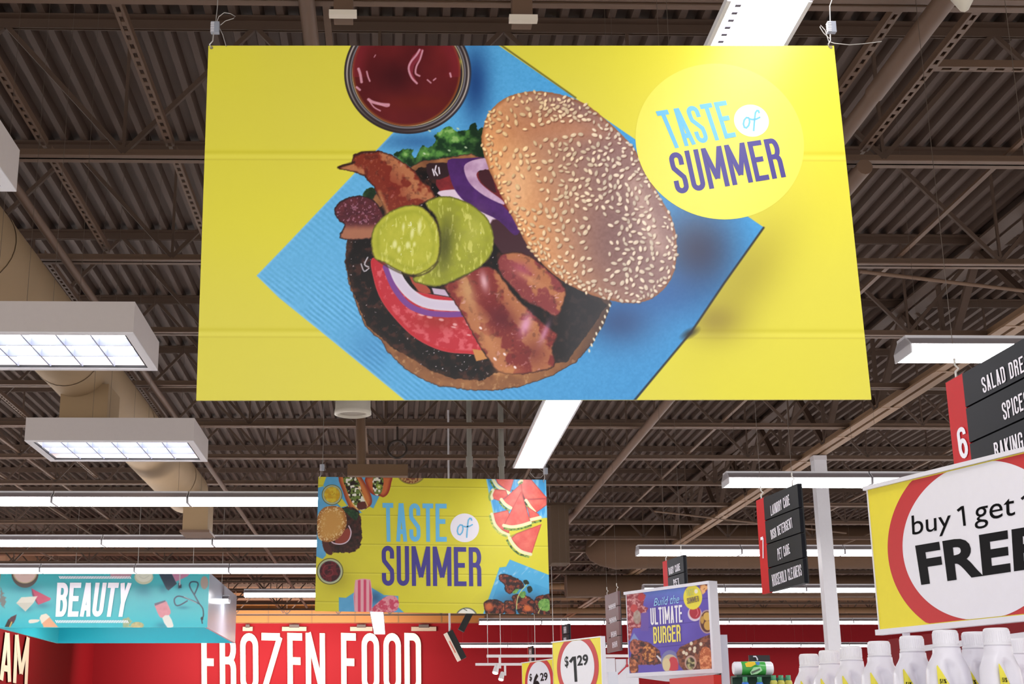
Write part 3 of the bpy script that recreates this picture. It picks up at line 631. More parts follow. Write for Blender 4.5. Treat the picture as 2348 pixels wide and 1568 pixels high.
    for p in ((973, 352), (1010, 365), (1050, 295), (985, 300), (1068, 338), (1030, 345)): c.oval(*p, 3.5, 2, (210, 226, 190), .5, 1.5, .8)
    # base: bun heel, patty
    heel = [(796, 552), (790, 600), (802, 658), (818, 700), (836, 748), (875, 782), (886, 805), (922, 841), (961, 866), (1001, 885), (1071, 894), (1135, 896), (1197, 886), (1267, 861), (1322, 829), (1357, 790), (1387, 740), (1402, 695), (1330, 600), (1200, 400), (1080, 352), (960, 370), (870, 430)]
    def hf(x, y, sd):
        r = mix((176, 122, 76), (116, 70, 46), noise(x, y, 22, 2)); r = mix(r, (214, 168, 118), sstep(.6, .8, noise(x, y, 9, 40)) * .5 * (y > 800)); r = mix(r, (52, 36, 36), sstep(-3.5, 0, sd) * .9)
        return mix(r, (58, 50, 56), sstep(1270, 1400, x) * .85 * (1 - .25 * noise(x, y, 20, 3)))
    c.poly(heel, hf, 1.8, 0, 2.4, 8)
    pat = [(797, 553), (792, 600), (805, 658), (822, 700), (840, 745), (880, 780), (905, 800), (945, 822), (985, 848), (1040, 868), (1105, 872), (1130, 858), (1180, 845), (1300, 830), (1350, 760), (1392, 700), (1250, 560), (1180, 420), (1060, 370), (960, 385)]
    def pf(x, y, sd):
        n = noise(x, y, 13, 50, 3); r = mix((10, 4, 6), (62, 32, 26), sstep(.45, .8, n)); r = mix(r, (112, 66, 44), sstep(-16, -2, sd) * .55 * noise(x, y, 12, 6)); n2 = noise(x, y, 5, 77, 2)
        r = mix(r, (228, 214, 222), sstep(.80, .88, n2) * (.25 + .75 * noise(x, y, 40, 8)) * (x < 1140)); return mix(r, (48, 48, 54), sstep(1230, 1330, x) * .8)
    c.poly(pat, pf, 1.8, 0, 2.6, 7)
    for k in range(9): c.oval(1398 - k * 5.5 - (k > 4) * 3, 700 + k * 13, 4.2, 2.2, (232, 222, 196), 1.1 + .15 * (k % 3), 1.5)
    c.line([(843, 590), (836, 606), (845, 612)], 3, (214, 210, 220), 1.5, .9, 3); c.line([(828, 605), (835, 622), (846, 615)], 2.5, (214, 210, 220), 1.5, .9, 3)
    # tomato slices
    def tf(x, y, sd):
        r = mix((194, 46, 60), (220, 96, 106), sstep(.45, .7, noise(x, y, 11, 21))); r = mix(r, (196, 40, 52), sstep(-11, -5, sd) * .9); r = mix(r, (214, 96, 104), sstep(-3, 0, sd) * .5); return mix(r, (160, 44, 40), np.exp(-(((x - 1010) / 60) ** 2 + ((y - 735) / 20) ** 2)) * .8)
    c.poly([(853, 592), (856, 637), (874, 688), (912, 738), (955, 777), (1012, 804), (1071, 811), (1102, 806), (1110, 740), (1060, 690), (930, 660), (900, 600)], tf, 1.6, 4)
    for p in ((985, 727, 7, 3), (1012, 733, 6, 3), (1043, 744, 5, 3), (1075, 745, 7, 2.5), (1040, 750, 6, 2), (1075, 768, 5, 2), (966, 722, 7, 2)): c.oval(*p[:2], *p[2:], (240, 190, 190), .2, 1.5, .75)
    c.poly([(1083, 800), (1105, 803), (1118, 822), (1092, 828)], (206, 142, 82), 2)
    c.poly([(1000, 410), (1035, 398), (1110, 395), (1170, 440), (1160, 500), (1060, 460), (1010, 440)], lambda x, y, sd: mix((150, 44, 48), (96, 26, 34), noise(x, y, 14, 3)), 2, 2)
    c.poly(z([(985, 1100), (1060, 1085), (1190, 1090), (1180, 1200), (1020, 1230)]), (46, 24, 30), 2.5, 2)
    for pts in ([(1000, 380), (997, 392), (1003, 402)], [(992, 388), (996, 402)], [(1006, 384), (1008, 398)]): c.line(pts, 3, (236, 226, 240), 1.4)
    c.poly(z([(1080, 1350), (1180, 1320), (1300, 1330), (1420, 1420), (1560, 1500), (1720, 1600), (1760, 1900), (1620, 1760), (1400, 1500), (1240, 1440)]), lambda x, y, sd: mix((226, 204, 224), (150, 116, 140), sstep(1120, 1180, x)), 2, 3)
    c.poly([(1150, 500), (1215, 540), (1240, 610), (1150, 580), (1120, 520)], (66, 34, 44), 4, 2)
    # red onion rings
    def onion(x, y, sd): return mix((88, 42, 120), (62, 26, 84), noise(x, y, 14, 5))
    c.poly(z([(1175, 1060), (1185, 1180), (1235, 1320), (1330, 1430), (1460, 1510), (1620, 1590), (1760, 1720), (1800, 1640), (1640, 1440), (1500, 1360), (1400, 1270), (1340, 1150), (1350, 1090), (1420, 1055), (1500, 1035), (1470, 1035), (1300, 1045)]), onion, 1.8, 3)
    c.poly(z([(1318, 1110), (1370, 1070), (1440, 1052), (1530, 1045), (1530, 1140), (1455, 1150), (1425, 1190), (1460, 1260), (1540, 1330), (1650, 1410), (1660, 1450), (1500, 1375), (1380, 1280), (1328, 1190)]), lambda x, y, sd: mix((216, 184, 212), (170, 130, 166), noise(x, y, 16, 6)), 1.6, 3)
    c.poly(z([(1440, 1185), (1470, 1155), (1540, 1150), (1600, 1340), (1540, 1320), (1465, 1250)]), (64, 24, 34), 2, 2)
    c.line([(884, 612), (903, 658), (934, 697), (975, 716), (1020, 721), (1060, 720)], 13, (126, 70, 150), 1.6, 1, 6)
    c.line([(900, 605), (917, 645), (948, 679), (990, 697), (1062, 702)], 24, lambda x, y, sd: mix((224, 214, 230), (198, 184, 212), sstep(2, -8, sd) * .4), 1.6, 1, 6)
    c.poly([(938, 632), (975, 652), (988, 672), (960, 668)], (176, 76, 60), 2, 2); c.poly([(990, 660), (1020, 664), (1030, 680), (995, 674)], (206, 184, 210), 2)
    # bacon
    def bacon(ax, ay, red, k=1.0, seed=1, glossy=.5):
        def fn(x, y, sd):
            v = (x * -ay + y * ax); n = noise(x, y, 26, seed); s_ = np.sin(v * .085 * k + 5 * n + seed); r = mix((182, 114, 76), red, sstep(-.75, -.1, s_)); r = mix(r, (214, 152, 108), sstep(.6, .8, noise(x, y, 6, seed + 3)) * .25)
            r = mix(r, (52, 22, 22), sstep(.62, .75, noise(x, y, 12, seed + 7)) * .3); r = mix(r, (228, 172, 176), sstep(.74, .84, noise(x + v * .3, y, 9, seed + 5)) * glossy); return mix(r, (44, 20, 18), sstep(-5, 0, sd) * .85)
        return fn
    c.poly(z([(205, 1125), (250, 1095), (330, 1085), (345, 1010), (430, 985), (560, 975), (680, 1010), (790, 1080), (880, 1150), (950, 1250), (1020, 1290), (1070, 1390), (960, 1440), (860, 1490), (740, 1540), (660, 1600), (625, 1500), (575, 1400), (520, 1290), (440, 1200), (330, 1160), (230, 1145)]), bacon(.62, .78, (128, 46, 30), .8, 3, .35), 1.6, 0, 2.2, 7)
    c.glow(905, 425, 22, 42, (120, 28, 22), .5, -.5); c.line([(776, 384), (800, 376), (812, 372)], 5, (34, 16, 12), 4, .8); c.line([(812, 358), (830, 350), (860, 348)], 5, (44, 20, 16), 5, .7); c.line([(870, 440), (885, 480), (893, 500)], 9, (190, 132, 84), 6, .6)
    def b2(x, y, sd):
        r = mix((112, 46, 52), (66, 26, 38), noise(x, y, 8, 60)); r = mix(r, (196, 140, 166), sstep(.6, .72, noise(x, y, 4.5, 61)) * .6 * (y < 515)); r = mix(r, (186, 124, 92), sstep(508, 530, y) * .85); return mix(r, (34, 16, 20), sstep(-5, 0, sd))
    c.poly([(766, 482), (780, 462), (810, 449), (845, 452), (868, 470), (882, 500), (884, 528), (860, 545), (818, 551), (778, 545), (790, 516), (776, 505)], b2, 1.6, 3, 2, 6)
    c.poly([(1141, 592), (1169, 578), (1211, 584), (1253, 615), (1296, 660), (1290, 705), (1275, 726), (1239, 706), (1203, 690), (1175, 660), (1147, 628)], bacon(.7, .7, (138, 58, 60), .9, 9, .7), 1.8, 3, 2, 8)
    c.glow(1196, 618, 26, 16, (176, 84, 104), .8, .5); c.glow(1215, 640, 34, 7, (206, 140, 100), .8, .5)
    c.poly([(1018, 655), (1057, 637), (1090, 615), (1127, 612), (1152, 637), (1180, 676), (1214, 710), (1253, 747), (1280, 766), (1267, 800), (1270, 842), (1197, 858), (1144, 853), (1124, 830), (1093, 783), (1065, 732), (1040, 690)], bacon(.42, .9, (132, 46, 44), .75, 14, .6), 1.8, 3, 2.2, 8)
    for a in ((1075, 672, 16, 46, (206, 160, 112), .75, -.35), (1125, 700, 30, 26, (122, 32, 34), .7, 0), (1110, 645, 9, 22, (236, 190, 200), .85, -.2), (1150, 730, 36, 24, (92, 22, 34), .85, .5), (1205, 745, 12, 26, (226, 160, 196), .9, .35), (1248, 765, 7, 28, (206, 140, 176), .8, .4), (1120, 780, 14, 60, (204, 138, 92), .7, -.4), (1170, 850, 30, 10, (206, 138, 84), .6, 0), (1225, 810, 30, 30, (108, 36, 38), .6, 0)): c.glow(*a)
    for p in ((1157, 812, 4), (1135, 823, 5), (1181, 842, 4), (1102, 752, 4)): c.oval(p[0], p[1], p[2], 2.5, (250, 226, 224), .8, 1.5)
    # pickles
    def pick(cx, cy, hi, dk):
        def fn(x, y, sd):
            d = np.hypot(x - cx, y - cy); r = mix(hi, (172, 176, 50), noise(x, y, 14, int(cx))); r = mix(r, (224, 222, 120), sstep(.62, .74, noise((x - cx) * 2.4, (y - cy) * .8, 13, int(cx) + 2)) * .75); r = mix(r, (236, 238, 190), sstep(.78, .86, noise(x, y, 6, int(cy))) * (d < 45))
            r = mix(r, (150, 156, 40), np.exp(-((sd + 15) / 5) ** 2) * .45); return mix(r, dk, sstep(-5, 0, sd) * .85)
        return fn
    c.poly([(975, 466), (1010, 450), (1050, 455), (1090, 475), (1120, 505), (1133, 545), (1125, 588), (1095, 617), (1055, 637), (1010, 656), (975, 654), (945, 638), (1000, 600), (1010, 550), (1000, 500)], pick(1060, 545, (150, 154, 54), (74, 72, 24)), 1.8, 3, 1.2)
    c.glow(1020, 560, 20, 60, (72, 74, 30), .8, .1); c.glow(1085, 530, 22, 40, (190, 190, 90), .5, .2)
    c.poly([(851, 560), (855, 525), (880, 495), (915, 475), (960, 471), (995, 500), (1009, 545), (1005, 592), (985, 617), (950, 631), (915, 622), (880, 602), (858, 592)], pick(930, 550, (198, 196, 70), (80, 74, 24)), 1.8, 3, 1.2)
    for p in ((905, 560, 5, 9), (915, 572, 4, 7), (935, 562, 5, 8), (945, 535, 4, 12), (962, 520, 4, 16), (925, 520, 3, 8), (950, 560, 3, 5)): c.oval(*p, (236, 236, 168), .1, 4, .8)
    c.line([(868, 598), (900, 617), (945, 634), (985, 622), (1004, 600)], 4, (66, 54, 24), 3, .7, 3)
    # bun crown
    bun = [(1110, 285), (1122, 258), (1145, 234), (1180, 216), (1240, 209), (1300, 221), (1350, 243), (1400, 284), (1450, 335), (1480, 388), (1512, 450), (1540, 500), (1552, 560), (1546, 622), (1520, 665), (1480, 691), (1430, 694), (1370, 681), (1310, 656), (1260, 621), (1215, 571), (1182, 512), (1150, 450), (1122, 390), (1104, 330)]
    def bf(x, y, sd):
        t = sstep(1110, 1420, x - (y - 430) * .35); r = mix((236, 166, 106), (146, 112, 108), t); r = mix(r, (236, 184, 138), np.exp(-(((x - 1180) / 40) ** 2 + ((y - 430) / 70) ** 2)) * .8)
        r = mix(r, (176, 108, 72), np.exp(-(((x - 1260) / 110) ** 2 + ((y - 290) / 34) ** 2)) * .55); r = mix(r, (206, 150, 116), np.exp(-(((x - 1310) / 80) ** 2 + ((y - 300) / 25) ** 2)) * .5)
        r = mix(r, (118, 84, 84), np.exp(-(((x - 1400) / 75) ** 2 + ((y - 560) / 110) ** 2)) * .6); r = mix(r, (192, 158, 146), np.exp(-(((x - 1462 - (y - 440) * .38) / 22) ** 2)) * sstep(380, 430, y) * (1 - sstep(560, 600, y)) * .7)
        r = r + ((noise(x, y, 6, 91) - .5) * 18)[:, None]; r = mix(r, (150, 92, 56), sstep(-10, 0, sd) * .7); return r
    c.poly(bun, bf, 1.8, 3, 1)
    rnd = np.random.RandomState(5); P = np.array(smooth(bun, 3)); cen = np.array([1325, 450.]); placed = []
    def inside(p):
        ins = False; n = len(P)
        for k in range(n):
            (ax, ay), (bx, by) = P[k], P[(k + 1) % n]
            if ((ay > p[1]) != (by > p[1])) and (p[0] < (bx - ax) * (p[1] - ay) / (by - ay) + ax): ins = not ins
        return ins
    tries = 0
    while len(placed) < 560 and tries < 14000:
        tries += 1; p = rnd.uniform([1100, 208], [1556, 696])
        if not inside(p): continue
        dn = np.sqrt(((P - p) ** 2).sum(1)).min(); bare = .95 * math.exp(-(((p[0] - 1215) / 85) ** 2 + ((p[1] - 312 + (p[0] - 1215) * .25) / 20) ** 2)) + .6 * math.exp(-(((p[0] - 1215) / 40) ** 2 + ((p[1] - 440) / 55) ** 2)) + .95 * math.exp(-(((p[0] - 1372 - (p[1] - 560) * .05) / 24) ** 2 + ((p[1] - 565) / 95) ** 2)) + math.exp(-(((p[0] - 1508 - (p[1] - 500) * .22) / 9) ** 2 + ((p[1] - 500) / 75) ** 2)) + .8 * math.exp(-(((p[0] - 1155) / 28) ** 2 + ((p[1] - 245) / 14) ** 2)) + .7 * math.exp(-(((p[0] - 1330) / 60) ** 2 + ((p[1] - 290) / 12) ** 2))
        if bare > .42 or rnd.rand() < bare or dn < 2: continue
        edge = dn < 26; mind = 8 if edge or (p[1] < 300 and p[0] > 1230) else (10.5 if (p[0] > 1280 and p[1] < 470) or p[0] > 1430 else 14)
        if placed and min((a - p[0]) ** 2 + (b - p[1]) ** 2 for a, b in placed) < mind ** 2: continue
        placed.append(tuple(p)); t = np.clip((p[0] - 1150) / 250, 0, 1); cl = C3((244, 206, 150)) * (1 - t) + C3((222, 204, 182)) * t; cl = cl * rnd.uniform(.86, 1.06)
        rot = rnd.uniform(0, math.pi); sx = rnd.uniform(5.0, 7.2) * (.8 if edge else 1); sy = sx * rnd.uniform(.5, .68)
        c.oval(p[0] + 1.6, p[1] + 2.2, sx, sy, (96, 54, 44), rot, 3, .6); c.oval(p[0], p[1], sx, sy, cl, rot, 1.6); c.oval(p[0] - 1, p[1] - 1, sx * .45, sy * .4, np.minimum(cl * 1.12, 255), rot, 2, .7)
    # logo disc
bc = b1.hit(1650, 322)
def p_banner1(c):
    p_burger(c)
b1t = thing('hanging_banner', 'large yellow hanging banner with an open bacon burger on a blue napkin', 'banner', b1.map(.5, 0))
m = MB().slab(b1, 0, 1, 0, 1, -.006, 0); part('board', m, edge_m, b1t)
printed('printed_face', b1, b1t, 1120, 620, p_banner1, print_m, .0008)
disc_m = mat('lemon_ink', (236, 228, 82), .36, var=.02)
m = MB(); disc(m, b1, bc, .267, .0014, 0, 96); part('logo_disc', m, disc_m, b1t, 'plain lemon yellow disc')
m = MB(); disc(m, b1, b1.hit(1722.7, 277), .0555, .0018, 0, 48); part('white_disc', m, ink_w, b1t, 'white disc behind the word of')
m = MB(); lettering(m, 'TASTE', b1.sub((1503, 256), (1664, 231), (1688, 314), (1540, 342)), s=.125, gw=.36, gap=.07, off=.0018); part('lettering', m, ink_lb, b1t, 'light blue word TASTE')
m = MB(); lettering(m, 'SUMMER', b1.sub((1531, 352), (1781, 316), (1802, 406), (1551, 446)), s=.125, gw=.36, gap=.075, off=.0018); part('lettering', m, ink_in, b1t, 'indigo word SUMMER')
dz = lambda pts: [(1380 + a / 4.348, 200 + b / 4.348) for a, b in pts]
def of_word(q, f, w, par, off):
    m = MB(); stroke_px(m, q, f([(1470, 310), (1440, 305), (1418, 330), (1410, 370), (1420, 402), (1440, 408), (1462, 385), (1472, 350), (1468, 318), (1500, 325), (1540, 320), (1578, 300)]), w, off)
    stroke_px(m, q, f([(1568, 262), (1560, 238), (1545, 236), (1530, 256), (1524, 300), (1518, 360), (1512, 440)]), w, off); part('lettering', m, ink_lb, par, 'light blue script word of')
of_word(b1, dz, 4.0, b1t, .0022)
m = MB(); edge_l = mat('cut_edge', (240, 236, 200), .6, var=0)
for (px_, py_) in ((485, 110), (1905, 109)):
    ce = b1.hit(px_, py_); disc(m, b1, ce, .0055, .002, 0, 16)
part('grommet', m, mat('dull_eyelet', (150, 140, 110), .4, metal=.6, var=0), b1t)

def hang_kit(q, px_, py_, s, lab, tail, loop, lean=0.0):
    """hook, gripper block, ceiling wire and loose wire ends"""
    a = q.hit(px_, py_); t = thing('wire_hanger', lab, 'hanger', a); x, y, z = a; dk = mat('gripper_zinc', (168, 172, 184), .35, metal=.6, var=.05, scale=300)
    part('hook', MB().tube([(x - .002 * s, y + .004, z + .002), (x - .004 * s, y - .003, z + .002), (x - .007 * s, y - .008 * s, z + .008 * s), (x + .002, y - .006 * s, z + .022 * s), (x + .004, y - .004 * s, z + .055 * s)], .0022 * s, 6), wire_m, t)
    m = MB(); zb = z + .05 * s; m.box(x - .004 * s, x + .022 * s, y - .014 * s, y + .004 * s, zb, zb + .038 * s)
    for k in range(6): m.box(x - .0055 * s, x + .006 * s, y - .0155 * s, y + .004 * s, zb + (.002 + k * .006) * s, zb + (.005 + k * .006) * s, 1)
    part('gripper', m, [dk, galv], t)
    part('wire', MB().tube([(x + .008 * s, y, zb + .03 * s), (x + .012 * s, y, zb + .1 * s), (x + .012 * s + lean * .35, y, E + 2.38), (x + .012 * s + lean, y, E + HD - .002)], .0016 * s, 6), wire_m, t)
    part('loose_end', MB().tube([(x + d[0] * s, y - .004 + d[2] * s, z + d[1] * s) for d in tail], .0013 * s, 5), wire_m, t)
    if loop: part('loose_end', MB().tube([(x + d[0] * s, y - .004 + d[2] * s, z + d[1] * s) for d in loop], .0013 * s, 5), wire_m, t)
    return t
hang_kit(b1, 486, 110, 1.0, 'wire gripper with looped wire at the large banner upper left corner', [(.012, .09, 0), (.018, .11, 0), (.035, .125, .0), (.055, .122, 0), (.072, .112, 0), (.066, .104, 0), (.04, .095, 0), (.025, .08, 0)], [(.022, .07, 0), (.034, .045, 0), (.046, .004, 0)])
hang_kit(b1, 1903, 109, 1.0, 'wire gripper with a long loose wire at the large banner upper right corner', [(0, .03, 0), (-.018, .05, 0), (-.028, .07, 0), (-.026, .078, 0), (-.012, .06, 0), (-.004, .02, 0), (.01, .008, -.01), (.06, .003, -.01), (.11, .008, -.01), (.165, .016, -.01)], None, .12)

# ------------------------------------------------------------------ the small summer banner
b2 = Quad((730, 1093), (1252, 1100), (1261, 1409), (722, 1401), 13.35, 13.35)
e = lambda pts: [(700 + a / 4.613, 1080 + b / 4.613) for a, b in pts]
g = lambda pts: [(1000 + a / 4.613, 1080 + b / 4.613) for a, b in pts]
def eo(c, x, y, rx, ry, colr, rot=0, org=700, **k): c.oval(org + x / 4.613, 1080 + y / 4.613, rx / 4.613, ry / 4.613, colr, rot, **k)
def bunfn(x, y, sd, u=None, v=None):
    r = mix((206, 152, 78), (166, 104, 48), sstep(-12, 0, sd)); r = mix(r, (236, 206, 150), sstep(.55, .68, noise(x, y, 2.6, 3, 2)) * sstep(-25, -5, sd) * .9); return r
def p_small(c):
    X, Y = c.x, c.y; A = np.arange(X.size); c.c[:] = mix((226, 218, 58), (214, 205, 56), noise(X, Y, 70, 3, 2))
    for k in range(5):
        yy = 1113 + 66.5 * k + (X - 730) * .012; c.put(A, (168, 158, 30), np.exp(-((Y - yy) / 1.1) ** 2) * .6); c.put(A, (240, 232, 96), np.exp(-((Y - yy - 2.4) / 1.3) ** 2) * .4)
    bl = (96, 172, 218); nfn = lambda x, y, sd: mix((106, 180, 224), (84, 160, 208), noise(x, y, 20, 4))
    c.poly(e([(230, 40), (700, 40), (850, 130), (720, 395), (600, 330), (300, 400), (120, 420), (120, 180), (185, 160), (330, 210), (460, 390), (400, 400), (240, 250), (190, 150)]), nfn)
    c.poly(e([(130, 180), (180, 180), (330, 400), (200, 700), (220, 890), (185, 930), (110, 900)]), nfn); c.poly(e([(355, 1335), (430, 1340), (520, 1280), (560, 1500), (355, 1500)]), nfn); c.poly(e([(640, 1180), (700, 1230), (830, 1310), (985, 1320), (985, 1440), (1050, 1500), (520, 1500)]), nfn)
    c.glow(*e([(740, 1340)])[0], 16, 16, (30, 60, 100), .6); c.poly(e([(460, 390), (540, 380), (600, 440), (500, 460)]), bl)
    def glass(cx, cy, r_, fill, org=700):
        eo(c, cx, cy, r_, r_, (90, 88, 52), org=org); eo(c, cx, cy, r_ * .93, r_ * .93, (206, 206, 150), org=org); eo(c, cx, cy, r_ * .86, r_ * .86, (150, 168, 150), org=org); eo(c, cx, cy, r_ * .78, r_ * .78, fill, org=org)
    c.glow(*e([(330, 1130)])[0], 30, 26, (150, 136, 30), .5)
    # hot dogs
    def dog(poly_, seed): c.poly(e(poly_), lambda x, y, sd: mix((208, 122, 62), (150, 62, 40), sstep(-9, 0, sd)), 1.4, 3)
    dog([(350, 60), (450, 30), (560, 30), (640, 140), (700, 270), (700, 350), (650, 390), (560, 415), (480, 400), (440, 330), (400, 220)], 1); c.poly(e([(640, 60), (900, 50), (910, 120), (880, 230), (830, 275), (790, 265), (720, 250), (670, 200)]), lambda x, y, sd: mix((206, 110, 60), (150, 50, 36), sstep(-9, 0, sd)), 1.4, 3)
    def top(x, y, sd):
        n = noise(x, y, 4.2, 6, 2); r = mix((46, 34, 28), (110, 130, 60), sstep(.42, .55, n)); r = mix(r, (236, 232, 216), sstep(.56, .63, noise(x, y, 5, 41, 1))); return r
    c.poly(e([(400, 40), (530, 40), (600, 220), (650, 370), (640, 400), (580, 410), (500, 340), (430, 180)]), top, 1.4, 2, 1.2, 3); c.poly(e([(720, 60), (820, 60), (820, 180), (790, 250), (740, 250), (715, 170)]), top, 1.4, 2, 1, 3)
    c.poly(e([(550, 340), (640, 320), (650, 370), (630, 400), (560, 400)]), (96, 44, 36), 1.6, 2); c.line(e([(560, 160), (610, 260), (660, 370)]), 2, (236, 196, 120), 1.5); c.line(e([(500, 340), (555, 410)]), 3, (226, 190, 110), 1.5)
    c.oval(*e([(780, 165)])[0], 6, 6, (150, 170, 60)); c.oval(*e([(780, 165)])[0], 2.5, 2.5, (226, 226, 160))
    glass(283, 250, 108, lambda x, y, sd, u, v: mix((222, 196, 52), (206, 160, 30), sstep(.3, .7, noise(x, y, 6, 8)) + (u > .5) * .5)); c.line(e([(250, 240), (285, 255), (310, 230)]), 1.4, (180, 140, 30), 1.2, .8, 3)
    # burger
    c.poly(e([(380, 390), (560, 420), (600, 650), (580, 780), (520, 850), (400, 860), (250, 850), (180, 760), (200, 600)]), lambda x, y, sd: mix((22, 18, 16), (96, 46, 40), noise(x, y, 7, 15)), 1.6, 3, 2.4, 4)
    c.poly(e([(400, 400), (480, 400), (560, 440), (540, 520), (470, 480)]), lambda x, y, sd: mix((24, 44, 26), (52, 90, 50), noise(x, y, 5, 5)), 1.6, 2, 2, 4); c.poly(e([(180, 745), (240, 745), (290, 870), (250, 885), (200, 840)]), (84, 40, 34), 1.5, 2)
    c.poly(e([(330, 690), (450, 600), (480, 680), (420, 760), (320, 760)]), (148, 64, 50), 1.5, 2); c.line(e([(460, 580), (483, 640), (470, 710), (430, 755), (370, 772), (300, 762), (270, 735)]), 2.6, (228, 206, 220), 1.3, 1, 4)
    c.poly(e([(130, 480), (180, 400), (250, 370), (340, 372), (405, 410), (438, 500), (430, 590), (380, 680), (320, 730), (230, 750), (150, 720), (125, 640)]), bunfn, 1.4, 4)
    glass(262, 1060, 140, lambda x, y, sd, u, v: mix((104, 24, 34), (60, 12, 24), sstep(.4, .6, noise(x, y, 7, 18))))
    c.line(e([(300, 990), (215, 1000), (190, 1060), (230, 1110), (290, 1090), (280, 1040), (240, 1050)]), 2, (138, 44, 56), 1.5, .9, 4)
    # popsicles
    def pop(x, y, sd): return mix((232, 170, 180), (214, 74, 110), sstep(.45, .65, .5 + .5 * np.cos((x - 836.8) * .48)) * sstep(0, -4, sd))
    c.poly(e([(520, 1480), (525, 1180), (545, 1150), (600, 1138), (670, 1145), (695, 1180), (705, 1480)]), pop, 1.4, 2)
    c.poly(e([(715, 1440), (830, 1340), (900, 1315), (960, 1330), (990, 1390), (985, 1440), (930, 1490), (720, 1490)]), lambda x, y, sd: mix((226, 150, 160), (204, 72, 100), sstep(.4, .6, noise(x + y, x - y, 12, 8))), 1.4, 3)
    eo(c, 1120, 20, 150, 120, (150, 140, 60)); eo(c, 1120, 22, 135, 108, lambda x, y, sd, u, v: mix((190, 150, 90), (130, 70, 50), sstep(.4, .6, noise(x, y, 3, 2))))
    # watermelon board
    c.poly(g([(530, 60), (1200, 60), (1200, 490), (1100, 500), (620, 440), (560, 250)]), lambda x, y, sd: mix((70, 162, 222), (120, 196, 236), sstep(.5, .7, noise(x * 2, y * .4, 14, 7)))); c.line(g([(535, 80), (610, 440)]), 3, (130, 200, 232), 1.5)
    c.poly(g([(800, 200), (960, 230), (960, 420), (840, 420)]), (60, 44, 50), 4, 1)
    def slice_(flesh, rind, seed=1, dark=(70, 110, 50)):
        R = np.array(g(rind)); mid = [tuple(p) for p in R]
        c.poly(g(flesh), lambda x, y, sd: mix(mix((222, 84, 78), (240, 128, 114), noise(x, y, 12, seed)), (178, 60, 58), sstep(-3, 0, sd) * .7), 1.4)
        c.line(mid, 7.5, (236, 236, 190), 1.4, 1, 4); off = [(a + (rind_off[0]) / 4.613, b + (rind_off[1]) / 4.613) for a, b in mid]
        c.line(off, 4.6, lambda x, y, sd: mix(dark, (150, 176, 84), sstep(.35, .6, noise(x, y, 4, seed + 3))), 1.3, 1, 4)
    rind_off = (-22, 26); slice_([(620, 60), (830, 60), (780, 230), (650, 130)], [(600, 80), (650, 160), (770, 232)], 2)
    rind_off = (-20, 16); slice_([(600, 190), (740, 200), (760, 260), (680, 320), (590, 290)], [(600, 200), (582, 250), (590, 290)], 3, (150, 170, 90))
    rind_off = (0, 22); slice_([(900, 80), (1010, 90), (1180, 290), (940, 300), (900, 200)], [(905, 100), (880, 120)], 4)
    rind_off = (-18, 26); slice_([(900, 130), (930, 330), (800, 400), (700, 310)], [(690, 300), (730, 350), (790, 390)], 5)
    rind_off = (-10, 22); slice_([(940, 300), (1170, 290), (1170, 360), (1060, 440)], [(950, 310), (990, 370), (1040, 430)], 6, (50, 50, 40))
    rind_off = (-20, 14); slice_([(590, 450), (760, 410), (790, 500), (770, 660), (650, 600)], [(590, 455), (620, 560), (690, 640), (765, 675)], 7, (216, 216, 110))
    rind_off = (6, 36); slice_([(960, 370), (1080, 450), (1110, 500), (1000, 540)], [(1000, 515), (1100, 490)], 8, (40, 50, 40))
    rind_off = (8, 30); slice_([(900, 210), (1000, 540), (860, 590), (710, 580)], [(715, 575), (800, 590), (900, 575), (995, 545)], 9)
    c.poly(g([(770, 690), (1000, 590), (1010, 610), (800, 700)]), (178, 168, 70), 2)
    rind_off = (-24, 26); slice_([(1115, 560), (1010, 880), (900, 850), (790, 710), (850, 660)], [(775, 705), (820, 780), (900, 850), (1000, 880)], 10, (40, 70, 40))
    # wings
    c.poly(g([(780, 935), (1200, 1100), (1200, 1560), (480, 1560), (670, 1020), (740, 1010)]), lambda x, y, sd: mix((84, 178, 226), (150, 206, 236), sstep(.6, .8, noise(x + y, (x - y) * .3, 12, 5)))); c.poly(g([(700, 1060), (1200, 1250), (1200, 1560), (520, 1560)]), lambda x, y, sd: mix((60, 160, 214), (84, 176, 224), noise(x, y, 14, 2)))
    c.glow(*g([(900, 1400)])[0], 55, 22, (30, 40, 60), .7)
    def wing(x, y, sd): r = mix((48, 20, 20), (136, 58, 38), sstep(.4, .65, noise(x, y, 6, 55))); r = mix(r, (206, 116, 62), sstep(.68, .8, noise(x, y, 5, 33)) * .8); return mix(r, (34, 14, 16), sstep(-4, 0, sd) * .8)
    for pts in ([(670, 1100), (720, 1085), (830, 1120), (920, 1180), (920, 1240), (850, 1250), (780, 1300), (730, 1260), (720, 1200), (665, 1150)], [(505, 1400), (540, 1365), (620, 1355), (700, 1380), (730, 1420), (720, 1500), (560, 1560), (515, 1480)], [(720, 1390), (770, 1365), (830, 1400), (840, 1560), (740, 1540)], [(800, 1330), (860, 1300), (960, 1320), (1040, 1370), (1070, 1430), (1040, 1500), (900, 1520), (840, 1440)], [(1060, 1330), (1140, 1310), (1210, 1320), (1210, 1560), (1050, 1560), (1030, 1420)]): c.poly(g(pts), wing, 1.5, 3, 1.4, 4)
    c.oval(*g([(965, 1450)])[0], 9, 7, (206, 104, 52), .5, 4); c.oval(*g([(560, 1430)])[0], 8, 9, (196, 96, 50), .5, 6)
    leaf = lambda x, y, sd: mix((64, 120, 52), (150, 196, 96), noise(x, y, 4, 9))
